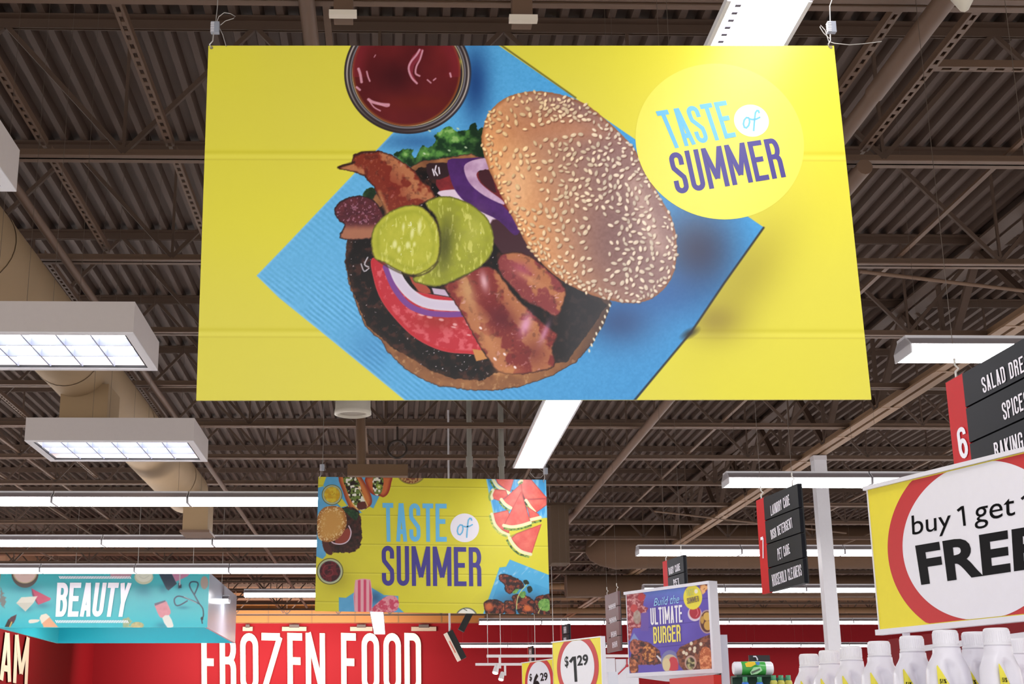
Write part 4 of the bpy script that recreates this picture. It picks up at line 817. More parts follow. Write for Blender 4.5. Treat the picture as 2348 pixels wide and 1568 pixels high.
    for pts in ([(1090, 1370), (1150, 1350), (1205, 1370), (1205, 1470), (1140, 1480), (1080, 1440)], [(890, 1280), (930, 1270), (955, 1300), (920, 1345), (880, 1320)], [(810, 1280), (850, 1245), (880, 1250), (830, 1300)]): c.poly(g(pts), leaf, 1.4, 2, 1.5, 3)
    for pts in ([(920, 1160), (960, 1150), (985, 1190), (940, 1200)], [(960, 1230), (1000, 1215), (1020, 1260), (980, 1290)]): c.poly(g(pts), (24, 40, 24), 1.4, 2)
    c.line(g([(850, 1460), (860, 1350), (890, 1280), (960, 1200)]), 2, (190, 206, 130), 1.2, 1, 3); c.line(g([(1080, 1500), (1110, 1440)]), 1.6, (190, 206, 130), 1.2)
    eo(c, 322, 1560, 122, 118, (104, 110, 96), org=1000); eo(c, 322, 1560, 108, 106, (236, 234, 224), org=1000); c.line(g([(290, 1455), (325, 1475)]), 1.6, (60, 70, 50), 1)
b2t = thing('hanging_banner', 'small yellow TASTE of SUMMER banner with watermelon, hot dogs and wings', 'banner', b2.map(.5, 0))
part('board', MB().slab(b2, 0, 1, 0, 1, -.006, 0), edge_m, b2t)
printed('printed_face', b2, b2t, 760, 450, p_small, print_m, .001)
m = MB(); lettering(m, 'TASTE', b2.sub((877, 1153), (1024, 1155), (1024.5, 1242), (879, 1242)), s=.125, gw=.36, gap=.075, off=.004); part('lettering', m, ink_lb, b2t, 'light blue word TASTE')
m = MB(); lettering(m, 'SUMMER', b2.sub((875, 1251), (1103, 1255), (1104, 1344), (876, 1343)), s=.12, gw=.36, gap=.075, off=.004); part('lettering', m, ink_in, b2t, 'indigo word SUMMER')
m = MB(); disc(m, b2, b2.hit(1065.5, 1210), .138, .003, 0, 40); part('white_disc', m, ink_w, b2t, 'white disc behind the word of')
of_word(b2, lambda P: [(1065.5 + (x - 1490) * .245 * .86, 1210 + (y - 335) * .245 * .9) for x, y in P], 3.0, b2t, .006)
hang_kit(b2, 735, 1098, 1.6, 'wire gripper at the small banner upper left corner', [(.02, .09, 0), (.03, .05, 0)], None)
hang_kit(b2, 1248, 1106, 1.6, 'wire loop at the small banner upper right corner', [(.0, .06, 0), (-.03, .085, 0), (-.07, .09, 0), (-.085, .06, 0), (-.06, .03, 0), (-.02, .03, 0), (0, .05, 0)], None)
# ------------------------------------------------------------------ BEAUTY canopy: a hollow ring of four boards
YBe = 24.3
bq = Quad((2, 1311), (480, 1312), (475, 1438.5), (0, 1438.5), YBe, YBe)
TLb, TRb, BRb, BLb = bq.c; xl_, xr2 = BLb[0] - .06, (TRb[0] + BRb[0]) / 2; zt_, zb_ = TRb[2], BRb[2]; yf = 28.7
bq.c = [np.array([xl_, YBe, zt_]), np.array([xr2, YBe, zt_]), np.array([xr2, YBe, zb_]), np.array([xl_, YBe, zb_])]
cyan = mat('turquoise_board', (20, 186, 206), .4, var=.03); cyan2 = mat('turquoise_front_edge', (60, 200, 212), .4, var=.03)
t = thing('hanging_canopy_sign', 'turquoise BEAUTY canopy sign hanging at lower left', 'sign', ((xl_ + xr2) / 2, (YBe + yf) / 2, zb_)); bt = t
part('front_board', MB().box(xl_, xr2, YBe, YBe + .04, zb_, zt_), cyan2, t); part('back_board', MB().box(xl_ + .04, xr2 - .04, yf - .04, yf, zb_, zt_), cyan, t); part('left_board', MB().box(xl_, xl_ + .04, YBe + .04, yf, zb_, zt_), cyan2, t)
part('right_board', MB().box(xr2 - .04, xr2, YBe + .04, yf, zb_, zt_), mat('glossy_pale_board', (196, 208, 226), .22, var=.1, scale=.8, spec=.8), t, 'glossy pale side board')
def bz(P): return [(a / 4.193, 1300 + b / 4.193) for a, b in P]
def p_beauty(c):
    A = np.arange(c.x.size); c.c[:] = mix((62, 184, 196), (78, 192, 200), noise(c.x, c.y, 60, 2)); c.put(A, (30, 178, 196), sstep(1400, 1438, c.y) * .5)
    for (x, y, rx, ry) in ((250, 400, 60, 30), (410, 370, 70, 30), (1380, 220, 90, 60), (250, 200, 130, 40), (1570, 210, 50, 40), (1560, 560, 60, 30), (1720, 190, 30, 30), (1760, 390, 60, 16)): c.glow(x / 4.193, 1300 + y / 4.193, rx / 4.193, ry / 4.193, (30, 120, 140), .6)
    c.oval(240 / 4.193, 1300 + 60 / 4.193, 31, 33, (96, 84, 80)); c.oval(240 / 4.193, 1300 + 50 / 4.193, 28, 25.5, (196, 180, 140)); c.oval(240 / 4.193, 1300 + 40 / 4.193, 26, 26, (228, 196, 188))
    c.poly(bz([(303, 205), (490, 300), (480, 320), (370, 362), (350, 340)]), lambda x, y, sd: mix((214, 60, 106), (190, 44, 84), noise(x, y, 20, 2))); c.poly(bz([(303, 205), (370, 362), (350, 345), (310, 270)]), (120, 44, 80))
    c.poly(bz([(157, 345), (205, 290), (360, 280), (325, 340), (245, 425)]), (226, 222, 206)); c.poly(bz([(157, 345), (325, 340), (245, 425)]), (206, 202, 186))
    c.poly(bz([(45, 575), (80, 500), (110, 520), (130, 530), (100, 575)]), (44, 36, 30)); c.poly(bz([(78, 510), (105, 480), (160, 455), (150, 500), (130, 540)]), (84, 40, 50)); c.line(bz([(112, 530), (95, 572)]), 3, (206, 176, 90))
    c.poly(bz([(385, 490), (420, 455), (450, 450), (560, 578), (420, 578)]), (230, 168, 130)); c.poly(bz([(380, 490), (395, 460), (440, 447), (480, 478), (400, 545)]), (232, 222, 202)); c.poly(bz([(275, 515), (300, 503), (380, 505), (360, 530), (285, 540)]), (226, 220, 206), 1.4, 2)
    c.poly(bz([(1060, 0), (1290, 0), (1260, 90), (1150, 110), (1060, 90)]), (196, 150, 166), 3)
    c.oval(1383 / 4.193, 1300 + 95 / 4.193, 21.5, 17, (206, 206, 176)); c.oval(1383 / 4.193, 1300 + 80 / 4.193, 19, 15, (228, 230, 212)); c.line(bz([(1340, 90), (1383, 110), (1430, 85)]), 1.4, (200, 206, 190), sm=3)
    c.poly(bz([(1515, 40), (1640, 40), (1700, 160), (1620, 225), (1600, 210)]), (50, 66, 84)); c.poly(bz([(1640, 40), (1840, 50), (1800, 90), (1690, 140)]), (192, 128, 158)); c.poly(bz([(1715, 150), (1745, 170), (1745, 200), (1715, 205)]), (40, 46, 60)); c.line(bz([(1730, 60), (1728, 170)]), 3, (196, 186, 196))
    c.poly(bz([(1490, 350), (1590, 328), (1610, 350), (1640, 420), (1630, 460), (1560, 488), (1530, 470), (1495, 390)]), lambda x, y, sd: mix((222, 150, 158), (206, 128, 140), noise(x, y, 9, 3)), 1.5, 2); c.poly(bz([(1485, 350), (1590, 318), (1590, 332), (1490, 372)]), (96, 90, 110)); c.poly(bz([(1560, 488), (1625, 462), (1668, 560), (1650, 580), (1610, 582)]), (222, 222, 214), 1.4, 2)
    wire = (46, 66, 86); c.line(bz([(1915, 350), (1870, 270), (1825, 190), (1830, 150), (1860, 140), (1900, 150), (1900, 190), (1870, 260)]), 3, wire, sm=4); c.line(bz([(1915, 352), (1820, 310), (1730, 280), (1690, 290), (1675, 320), (1690, 365), (1730, 365), (1800, 325)]), 3, wire, sm=4); c.line(bz([(1915, 350), (1950, 400), (1955, 470), (1940, 500), (1945, 540)]), 2.6, (40, 46, 56), sm=3); c.oval(1942 / 4.193, 1300 + 495 / 4.193, 3, 4, (30, 34, 44)); c.line(bz([(1770, 285), (1890, 345)]), 1.2, (190, 200, 200))
    c.oval(1965 / 4.193, 1300 + 150 / 4.193, 9, 15, (168, 150, 140)); sp = lambda x, y, sd: mix((206, 186, 130), (150, 160, 120), noise(x, y, 4, 3))
    c.oval(1320 / 4.193, 1300 + 560 / 4.193, 15, 8, sp); c.poly(bz([(1180, 500), (1230, 480), (1270, 520), (1240, 560), (1290, 580), (1180, 580)]), sp, 2, 0, 2, 4, .8); c.poly(bz([(0, 190), (30, 260), (60, 330), (45, 400), (0, 350)]), (126, 104, 96), 3, 0, 5, 5, .8)
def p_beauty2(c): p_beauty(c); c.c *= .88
printed('printed_face', bq, t, 480, 130, p_beauty2, print_m, .003)
m = MB(); lettering(m, 'BEAUTY', bq.sub((132, 1336), (303, 1336), (289, 1414), (128, 1414)), s=.155, gw=.42, gap=.05, off=.02); part('lettering', m, ink_w, t, 'white word BEAUTY')
for y0_, x0_, x1_ in ((1321, 136, 301), (1422, 128, 295)):
    m = MB(); n = 44
    for k in range(n):
        x = x0_ + (x1_ - x0_) * k / n; stroke_px(m, bq, [(x, y0_), (x + 3.4, y0_ + 6)], 1.9, .02)
    part('hatch_band', m, ink_w, t, 'band of short white slanted strokes')
for x, y, lab in ((-4.4, YBe, 0), (xr2 - .3, YBe + .1, 0), (xr2 - .3, yf - .1, 0), (xl_ + .3, yf - .1, 0)): part('hanger_wire', MB().tube([(x, y + .02, zt_), (x, y + .02, E + HD - .002)], .005, 5), wire_m, t)

# ------------------------------------------------------------------ aisle direction signs
slate = mat('charcoal_sign', (20, 22, 30), .45, var=.08, spec=.12); redb = mat('red_sign_board', (196, 18, 28), .5, var=.04, spec=.15); slate2 = mat('red_reflection_sign', (96, 56, 60), .35, var=.08)  # maroon board: reddish reflection on a dark sign, put into its colour
def aisle(tl, tr, br, bl, Y0, label, num=None, rows=(), red=.2, nslat=4, board=slate, rm=redb):
    q = Quad(tl, tr, br, bl, Y0); TL, TR, BR, BL = q.c; hgt = ((TL - BL) + (TR - BR)) / 2; hgt[0] = hgt[1] = 0; q.c = [TL, TR, TR - hgt, TL - hgt]
    t = thing('aisle_sign', label, 'sign', (TL + TR) / 2 - hgt, 'aisle signs at right')
    npn = part('number_panel', MB().slab(q, 0, red, 0, 1, -.02, 0), rm, t, 'red panel with the aisle number')
    for k in range(nslat): part('slat', MB().slab(q, red, 1, k / nslat + .006, (k + 1) / nslat - .006, -.02, .004), board, t)
    part('backing', MB().slab(q, red, .995, .004, .996, -.03, -.02), mat('dark_backing', (20, 20, 24), .5, var=0), t)
    for a in (red * .5, .85):
        p = q.map(a, 1, -.01); part('hook', MB().tube([p, p + [0, 0, .03], p + [.015, 0, .045], p + [0, 0, .06], p + [0, 0, .09]], .005, 6), wire_m, t); part('hanger_wire', MB().tube([p + [0, 0, .09], np.array([p[0], p[1], E + HD - .002])], .0015, 5), mat('dark_wire', (90, 76, 66), .5, var=0), t)
    for txt, *c4 in rows:
        m = MB(); lettering(m, txt, q.sub(*c4), s=.12, gw=.36, gap=.08, off=.006); part('lettering', m, ink_w, t, f'white words {txt}' if txt.isalpha() or ' ' in txt else None)
    if num:
        m = MB(); lettering(m, num[0], q.sub(*num[1:]), s=.14, gw=.42, off=.003); part('number', m, ink_w, npn)
    return t
aisle((1733.5, 1148), (1829, 1107), (1849.5, 1333), (1748, 1366), 9.5, 'charcoal hanging aisle 7 sign listing laundry care and pet care', ('7', (1744.5, 1232), (1751.5, 1229), (1755, 1279), (1748, 1281)),
      [('LAUNDRY CARE', (1768, 1160), (1811, 1133), (1814, 1157), (1770, 1183)), ('DISH DETERGENT', (1768, 1216), (1817, 1186), (1820, 1209), (1771, 1237)), ('PET CARE', (1784, 1258), (1811, 1246), (1815, 1268), (1786, 1285)), ('HOUSEHOLD CLEANERS', (1771, 1318), (1838, 1293), (1841, 1319), (1774, 1345))])
t6 = aisle((2168, 878), (2440, 722), (2505, 1050), (2231, 1222), 6.05, 'charcoal aisle 6 sign listing salad dressings and spices, cut by the right edge', ('6', (2194, 984), (2213, 975), (2224, 1047), (2203, 1054)),
      [('SALAD DRESSING', (2252, 867), (2404, 785), (2409, 823), (2258, 902)), ('SPICES', (2299, 925), (2358, 894), (2363, 934), (2305, 964)), ('BAKING', (2281, 1016), (2346, 989), (2351, 1030), (2286, 1056))], red=.17)
aisle((1519, 1288), (1567, 1271), (1580, 1430), (1528, 1448), 12.9, 'small charcoal aisle sign hanging behind the purple burger poster', None, [('BABY CARE', (1534, 1302), (1560, 1291), (1562, 1307), (1536, 1318)), ('PET', (1545, 1329), (1558, 1325), (1560, 1340), (1547, 1345))], red=.24)
aisle((1387, 1365), (1417, 1354), (1424, 1488), (1392, 1500), 16.4, 'faded maroon aisle sign hanging left of the purple burger poster', None, [('HHH', (1397, 1388), (1412, 1382), (1413, 1393), (1398, 1399)), ('HHH', (1398, 1418), (1413, 1413), (1415, 1424), (1400, 1430)), ('HH', (1402, 1449), (1414, 1446), (1415, 1458), (1403, 1462)), ('HH', (1405, 1473), (1416, 1469), (1417, 1482), (1406, 1486))], red=.2, board=slate2, rm=slate2)
aisle((1284, 1434), (1304, 1429), (1307, 1522), (1288, 1528), 22, 'tiny red and grey aisle sign above the $1.29 sign', None, [('HH', (1293, 1437), (1299, 1436), (1299.5, 1451), (1293.5, 1452)), ('HH', (1293, 1462), (1299, 1461), (1299.5, 1474), (1293.5, 1475))], red=.22)
aisle((1209, 1483), (1221, 1480), (1223, 1548), (1211.5, 1552), 30, 'tiniest distant aisle sign above the $6.29 sign', None, [('H', (1214, 1489), (1218.5, 1488), (1219, 1499), (1214.5, 1500)), ('H', (1214.5, 1509), (1218.5, 1508), (1219, 1519), (1215, 1520))], red=.22)

# ------------------------------------------------------------------ framed price posters
yel = mat('price_yellow', (236, 220, 66), .35, var=.03, spec=.15); pred = mat('price_red', (196, 60, 62), .35, var=.03, spec=.15); pwh = mat('price_white', (232, 230, 240), .35, var=.02, spec=.15); pk_ = mat('price_black', (14, 12, 16), .4, var=0, spec=.1)
framem = mat('white_frame', (226, 224, 234), .35, var=.02)
def clip_disc(m, q, c, r, off, mi=0, rx=None):
    """disc trimmed to the board by clamping its points"""
    TL, TR, BR, BL = q.c; W_ = np.linalg.norm((TR - TL)[:2]); pts = []
    for k in range(128):
        a = 2 * math.pi * k / 128; p = c + q.u * (rx or r) * math.cos(a) + np.array([0, 0, r * math.sin(a)]); s_ = (p - TL) @ q.u; s_ = min(max(s_, .004), W_ - .004); z = min(max(p[2], BL[2] + .004), TL[2] - .004)
        pts.append(TL + q.u * s_ + np.array([0, 0, z - TL[2]]) + q.n * off)
    m.add(pts, [tuple(range(128))], mi)
def poster(tl, tr, br, bl, Y0, label, rail=.02, deep=.05, Y1=None):
    q = Quad(tl, tr, br, bl, Y0, Y1); TL, TR, BR, BL = q.c; h = np.array([0, 0, ((TL - BL)[2] + (TR - BR)[2]) / 2]); TR = np.array([TR[0], TR[1], TL[2]]); q.c = [TL, TR, TR - h, TL - h]
    t = thing('framed_poster', label, 'poster', (TL + TR) / 2 - h); H_ = h[2]; W_ = np.linalg.norm((TR - TL)[:2]); ra, rb = rail / W_, rail / H_
    part('board', MB().slab(q, 0, 1, 0, 1, -deep, -.002), framem, t)
    m = MB(); m.slab(q, -ra, 1 + ra, 1, 1 + rb, -deep, .012); m.slab(q, -ra, 1 + ra, -rb * 1.3, 0, -deep, .012); m.slab(q, 1, 1 + ra, 0, 1, -deep, .008); m.slab(q, -ra * .3, 0, 0, 1, -deep, .004); part('frame', m, framem, t)
    return t, q, H_, W_
# buy 1 get 1 FREE
t, q, H_, W_ = poster((1990, 1124), (2500, 1000), (2540, 1388), (2030, 1444), 5.45, 'large yellow and red buy 1 get 1 FREE poster at the right edge', .016, .02)
part('yellow_sheet', MB().slab(q, 0, 1, 0, 1, -.0015, .0), yel, t)
ct, cb = q.hit(2236, 1058), q.hit(2247, 1422); cc = (ct + cb) / 2; R_ = (ct - cb)[2] / 2
rw = np.linalg.norm(q.hit(2070, 1240) - cc); rr_ = np.linalg.norm(q.hit(2035, 1240) - cc)
m = MB(); clip_disc(m, q, cc, R_ * 1.24, .0012, rx=rr_); part('red_ring', m, pred, t); m = MB(); clip_disc(m, q, cc, R_, .0024, rx=rw); part('white_disc', m, pwh, t)
fz = lambda P: [(2000 + a / 3.408, 980 + b / 3.408) for a, b in P]
m = MB(); font_lettering(m, 'buy', q.sub(*fz([(312, 690), (618, 634), (624, 835), (322, 890)])), 0.0, .0036); font_lettering(m, 'get', q.sub(*fz([(803, 605), (1118, 547), (1124, 740), (808, 799)])), 0.0, .0036)
for dx, dy in ((0, 0), (500, -92)): stroke_px(m, q, fz([(672 + dx, 652 + dy), (704 + dx, 626 + dy), (712 + dx, 624 + dy), (728 + dx, 768 + dy)]), 6, .0036); part('lettering', m, pk_, t, 'black words buy 1 get 1')
m = MB(); font_lettering(m, 'FREE', q.sub((2100, 1251), (2392, 1202), (2395, 1300), (2114, 1341)), .034, .0036, space=1.03); part('lettering', m, pk_, t, 'bold black word FREE')
p = q.map(.12, -.03, -.01); part('post', MB().bar(p + [0, .0, .0], p + [0, 0, -.16], .022, .022), framem, t); p2_ = q.map(.7, -.03, -.01); part('post', MB().bar(p2_, p2_ + [0, 0, -.16], .022, .022), framem, t); zfoot = (p + [0, 0, -.16])[2]
# price posters
def price(tl, tr, br, bl, Y0, cpx, R_, label, big, cents, quads, wpx, rpx):
    t, q, H_, W_ = poster(tl, tr, br, bl, Y0, label, .012, .04)
    part('yellow_sheet', MB().slab(q, 0, 1, 0, 1, -.0015, 0), yel, t); cc = q.hit(*cpx); m = MB(); clip_disc(m, q, cc, R_ * 1.23, .002, rx=np.linalg.norm(q.hit(*rpx) - cc)); part('red_ring', m, pred, t); m = MB(); clip_disc(m, q, cc, R_, .004, rx=np.linalg.norm(q.hit(*wpx) - cc)); part('white_disc', m, pwh, t)
    for s_, c4, b in zip(('$', big, cents), quads, (.02, .045, .03)):
        if s_ == '1': m = MB(); stroke_px(m, q, [(1308, 1518), (1315, 1508.5), (1318.5, 1508), (1321.8, 1563)], 6.2, .006); part('numeral', m, pk_, t); continue
        m = MB(); font_lettering(m, s_, q.sub(*c4), b, .006); part('numeral', m, pk_, t)
    p = q.map(.5, -.02, -.02); part('post', MB().bar(p, [p[0], p[1], 1.45], .03, .03), framem, t); return q
price((1267, 1474), (1378, 1461), (1388, 1592), (1272, 1605), 14.7, (1324, 1529), .265, 'yellow price poster reading $1.29 with red ring', '1', '29',
      [((1295, 1506), (1304, 1503), (1305, 1530), (1297, 1533)), ((1306, 1507), (1321, 1504), (1326, 1562), (1312, 1564)), ((1324, 1503), (1349, 1499), (1350, 1525), (1325, 1527))], (1286, 1530), (1277.5, 1530))
price((1197, 1521), (1271, 1511), (1274, 1600), (1202, 1610), 20.5, (1236, 1564), .28, 'small yellow price poster reading $6.29 behind the $1.29 one', '6', '29',
      [((1214, 1546), (1220, 1543), (1221, 1562), (1215, 1564)), ((1222, 1546), (1237, 1542), (1239, 1585), (1224, 1588)), ((1239, 1543), (1256, 1541), (1257, 1560), (1240, 1562))], (1210, 1564), (1204, 1564))
# ULTIMATE BURGER poster
t, q, H_, W_ = poster((1437, 1363.5), (1623.8, 1339), (1633, 1534), (1445, 1543), 9.8, 'purple Build the ULTIMATE BURGER poster in a white frame', .02, .06)
uz = lambda P: [(1400 + a / 6.323, 1320 + b / 6.323) for a, b in P]
def p_ult(c):
    A = np.arange(c.x.size); c.c[:] = mix((112, 96, 196), (92, 72, 168), noise(c.x, c.y, 60, 4)); c.put(A, (96, 140, 214), sstep(1395, 1350, c.y) * .7 * (c.x < 1570))
    for k, (a, b) in enumerate((((640, 400), (1440, 320)), ((440, 760), (1440, 640)), ((650, 1040), (1440, 960)))): c.line(uz([a, b]), 1.2, (62, 44, 120), 1.5, .7)
    food = lambda s_, d=(92, 40, 44), l=(196, 110, 92): (lambda x, y, sd: mix(d, l, sstep(.35, .7, noise(x, y, 5, s_))))
    c.poly(uz([(230, 260), (480, 250), (500, 330), (470, 430), (540, 470), (470, 640), (430, 760), (330, 760), (280, 920), (230, 900)]), food(3, (150, 50, 60), (214, 150, 150)), 2, 2, 1.5, 5); c.oval(*uz([(445, 310)])[0], 8, 9, (190, 56, 62)); c.oval(*uz([(340, 470)])[0], 8, 9, (196, 70, 70)); c.oval(*uz([(385, 600)])[0], 9, 16, (170, 160, 146), op=.8)
    c.poly(uz([(440, 540), (550, 530), (550, 800), (440, 800)]), (110, 84, 170), 2); c.poly(uz([(340, 830), (480, 1030), (400, 1150), (280, 940)]), (132, 148, 206), 2)
    c.poly(uz([(270, 1200), (400, 930), (560, 970), (720, 1090), (740, 1270), (640, 1290), (400, 1290), (400, 1400), (290, 1410)]), food(8, (66, 36, 40), (160, 84, 60)), 2, 0, 1.5, 5); c.oval(*uz([(350, 1030)])[0], 12, 18, food(11, (110, 50, 44), (196, 110, 84))); c.oval(*uz([(330, 1310)])[0], 10, 16, food(12, (130, 64, 44), (214, 130, 84)))
    c.oval(*uz([(560, 1120)])[0], 16, 20, food(13, (110, 50, 36), (226, 150, 80))); c.poly(uz([(660, 1160), (680, 1150), (770, 1240), (750, 1270)]), (226, 220, 230), 1.5)
    c.oval(*uz([(860, 1230)])[0], 20, 24, (126, 124, 176)); c.oval(*uz([(862, 1260)])[0], 18, 19, (206, 190, 160)); c.poly(uz([(870, 1180), (960, 1200), (980, 1360), (850, 1370), (840, 1280)]), (206, 64, 76), 2, 2); c.oval(*uz([(810, 1290)])[0], 9, 15, (226, 206, 160))
    c.poly(uz([(950, 1130), (1010, 1030), (1160, 960), (1440, 850), (1470, 1360), (1060, 1370), (1000, 1300)]), food(20, (92, 48, 40), (150, 86, 60)), 2, 1, 1, 6)
    for p in ((1060, 1110), (1100, 1130), (1150, 1060), (1220, 1050), (1215, 1090), (1310, 990), (1170, 980)): c.oval(*uz([p])[0], 3.6, 4.4, (230, 214, 190))
    c.oval(*uz([(1160, 1260)])[0], 13.5, 17, (196, 160, 146)); c.oval(*uz([(1160, 1270)])[0], 10, 14, food(30, (70, 60, 40), (190, 180, 130))); c.poly(uz([(1300, 1100), (1380, 1020), (1470, 1120), (1460, 1350), (1300, 1350)]), food(33, (186, 96, 56), (236, 160, 110)), 2, 2, 1.5, 5)
    c.oval(*uz([(1220, 550)])[0], 16, 17, (220, 206, 220)); c.oval(*uz([(1225, 530)])[0], 13, 15, (176, 44, 60)); c.line(uz([(1250, 470), (1270, 540), (1240, 590)]), 1.6, (226, 120, 130), sm=3)
    c.oval(*uz([(1400, 665)])[0], 18, 27, (190, 156, 150)); c.oval(*uz([(1400, 665)])[0], 15.5, 24, (88, 44, 40)); c.oval(*uz([(1400, 590)])[0], 9, 10, (214, 172, 84)); c.oval(*uz([(1410, 720)])[0], 9, 11, (206, 160, 76)); c.oval(*uz([(1330, 640)])[0], 4, 9, (196, 150, 70))
    c.poly(uz([(1290, 130), (1410, 125), (1400, 200), (1340, 270), (1320, 240)]), food(40, (150, 70, 44), (240, 180, 120)), 1.5, 2)
    c.oval(*uz([(1192, 312)])[0], 21.5, 28, (238, 222, 70)); c.oval(*uz([(1240, 225)])[0], 4, 5, (244, 240, 220))
printed('printed_face', q, t, 260, 260, p_ult, mat('printed_glossy', attr=True, rough=.25, var=0, spec=.2), .001)
m = MB(); lettering(m, 'ULTIMATE', q.sub(*uz([(580, 470), (1045, 420), (1052, 672), (590, 715)])), s=.13, gw=.34, gap=.06, off=.004); part('lettering', m, ink_w, t, 'white word ULTIMATE')
yi = mat('yellow_ink', (244, 226, 96), .36, var=0); m = MB(); lettering(m, 'BURGER', q.sub(*uz([(622, 742), (1020, 705), (1026, 950), (630, 985)])), s=.13, gw=.38, gap=.06, off=.004); part('lettering', m, yi, t, 'yellow word BURGER')
sky_i = mat('sky_ink', (150, 206, 240), .36, var=0); m = MB(); font_lettering(m, 'Build the', q.sub(*uz([(628, 330), (1000, 268), (1005, 395), (632, 440)])), 0.0, .004, shear=.35); part('lettering', m, sky_i, t, 'light blue slanted words Build the')
m = MB(); lettering(m, 'TASTE', q.sub(*uz([(1098, 205), (1215, 185), (1222, 275), (1106, 300)])), s=.11, gw=.36, off=.005); part('lettering', m, mat('grey_green_ink', (190, 200, 110), .4, var=0), t, 'pale word TASTE in the yellow disc'); m = MB(); lettering(m, 'SUMMER', q.sub(*uz([(1112, 325), (1282, 288), (1290, 370), (1122, 410)])), s=.13, gw=.36, off=.005); part('lettering', m, mat('brown_ink', (110, 84, 70), .4, var=0), t, 'brown word SUMMER in the yellow disc')
pb = q.map(.5, -.03, -.045); part('post', MB().bar(pb, [pb[0], pb[1], 1.75], .05, .05, (0, 1, 0)), framem, t)
A_, B_ = q.map(0, -.03, -.09), q.map(1, -.03, -.09); part('foot_tray', MB().hexa([q.map(.42, -.12, -.08), q.map(.60, -.12, -.08), q.map(.60, -.12, -.02), q.map(.42, -.12, -.02)], [q.map(0, -.04, -.09), q.map(1, -.04, -.09), q.map(1, -.04, .0), q.map(0, -.04, .0)]), framem, t)
# shelving run at right under the poster
rq = Quad((1535, 1556), (1636, 1547), (1640, 1640), (1540, 1650), 9.25); tt = thing('shelf_end', 'red shelf end panel under the purple burger poster', 'shelf', (rq.map(.5, 0)[0], rq.map(.5, 0)[1], 0))
m = MB(); m.slab(rq, 0, 1, 0, 1, -.05, 0); part('red_header', m, mat('coral_red_panel', (206, 52, 46), .5, var=.04, spec=.2), tt); lo = rq.map(.5, 0, -.03); part('shelf_body', MB().box(lo[0] - .13, lo[0] + .1, lo[1] + .02, lo[1] + .9, 0.01, 1.745), framem, tt)
a = at_Y(1649, 1455, 9.3); b = at_Y(1681, 1568, 9.3)
tt = thing('shelf_upright', 'tall white shelf upright right of the purple burger poster', 'shelf upright', (a[0] + .05, 9.3, 0)); part('panel', MB().box(a[0], b[0] - .02, 9.3, 9.42, .01, a[2]), mat('pale_lilac_metal', (214, 214, 228), .4, var=.02), tt); part('side_rail', MB().box(a[0] - .012, a[0], 9.31, 9.40, .01, a[2] - .04), mat('dark_slot', (70, 55, 48), .6, var=0), tt)
# white display board with a red arrow line, left of the purple poster
a = at_Y(1389, 1509, 17); b = at_Y(1446, 1568, 17); tt = thing('display_board', 'white display boards with a red arrow line left of the purple burger poster', 'display', (a[0] + .15, 17, 0))
xm_ = at_Y(1413, 1540, 17)[0]; part('board', MB().box(a[0], xm_ - .01, 17, 17.05, .01, a[2]), framem, tt); part('board', MB().box(xm_, b[0] + .1, 17.0, 17.05, .01, a[2] - .01), framem, tt)
dq = Quad((1400, 1500), (1450, 1500), (1450, 1600), (1400, 1600), 16.99, 16.99); m = MB(); stroke_px(m, dq, [(1437.5, 1510), (1438, 1526), (1416, 1547)], 3.0, .0); disc(m, dq, dq.hit(1438, 1526), .018, .003, 0, 20); part('arrow_line', m, mat('crimson_ink', (190, 30, 50), .4, var=0), tt, 'crimson bent line')
a = at_Y(1394, 1540, 15.5); b = at_Y(1418, 1568, 15.5); solo('white_carton', MB().box(a[0], b[0], 15.5, 15.7, .01, a[2]), mat('carton_white', (218, 220, 232), .5, var=.02), 'plain white display block in front of the red arrow boards', 'display block')
# rails with spot heads, tilted sign lights
for i, (x0, x1, py, yy, hx, hy, lab) in enumerate(((1116, 1600, 1504, 25.5, 1146, 1512, 'upper white track rail with a spotlight before the red wall'), (1090, 1205, 1523, 28.5, 1158, 1531, 'lower white track rail with a round spotlight before the red wall'))):
    a = at_Y(x0, py, yy); b = at_Y(x1, py + (2 if i == 0 else 3), yy); t = thing('track_light', lab, 'track light', a); wm = mat('white_track', (240, 228, 230), .4, emit=.12, var=.02) if False else mat('white_track', (244, 238, 240), .4, var=.02)
    part('rail', MB().bar(a, [b[0], yy, a[2]], .03, .05), wm, t); h = at_Y(hx, py + 2, yy); part('arm', MB().box(h[0] - .02, h[0] + .02, yy - .02, yy + .02, h[2] - .2, h[2]), wm, t)
    sh_ = part('spot_head', MB().tube([(h[0] - .05, yy, h[2] - .14), (h[0] - .09, yy - .05, h[2] - .28)], [.04, .055], 14), wm, t); part('spot_lens', MB().tube([(h[0] - .09, yy - .05, h[2] - .281), (h[0] - .092, yy - .053, h[2] - .29)], .045, 14), mat('lit_spot', (255, 248, 240), .4, emit=5, var=0), sh_)
    for xx in (a[0] + .25, a[0] + 1.2): part('hanger_wire', MB().tube([(xx, yy, a[2] + .02), (xx, yy, E + HD - .002)], .006, 5), wire_m, t)
blk = mat('black_enamel', (20, 20, 22), .5, var=0); crm = mat('cream_lit_side', (250, 232, 218), .5, var=.02)
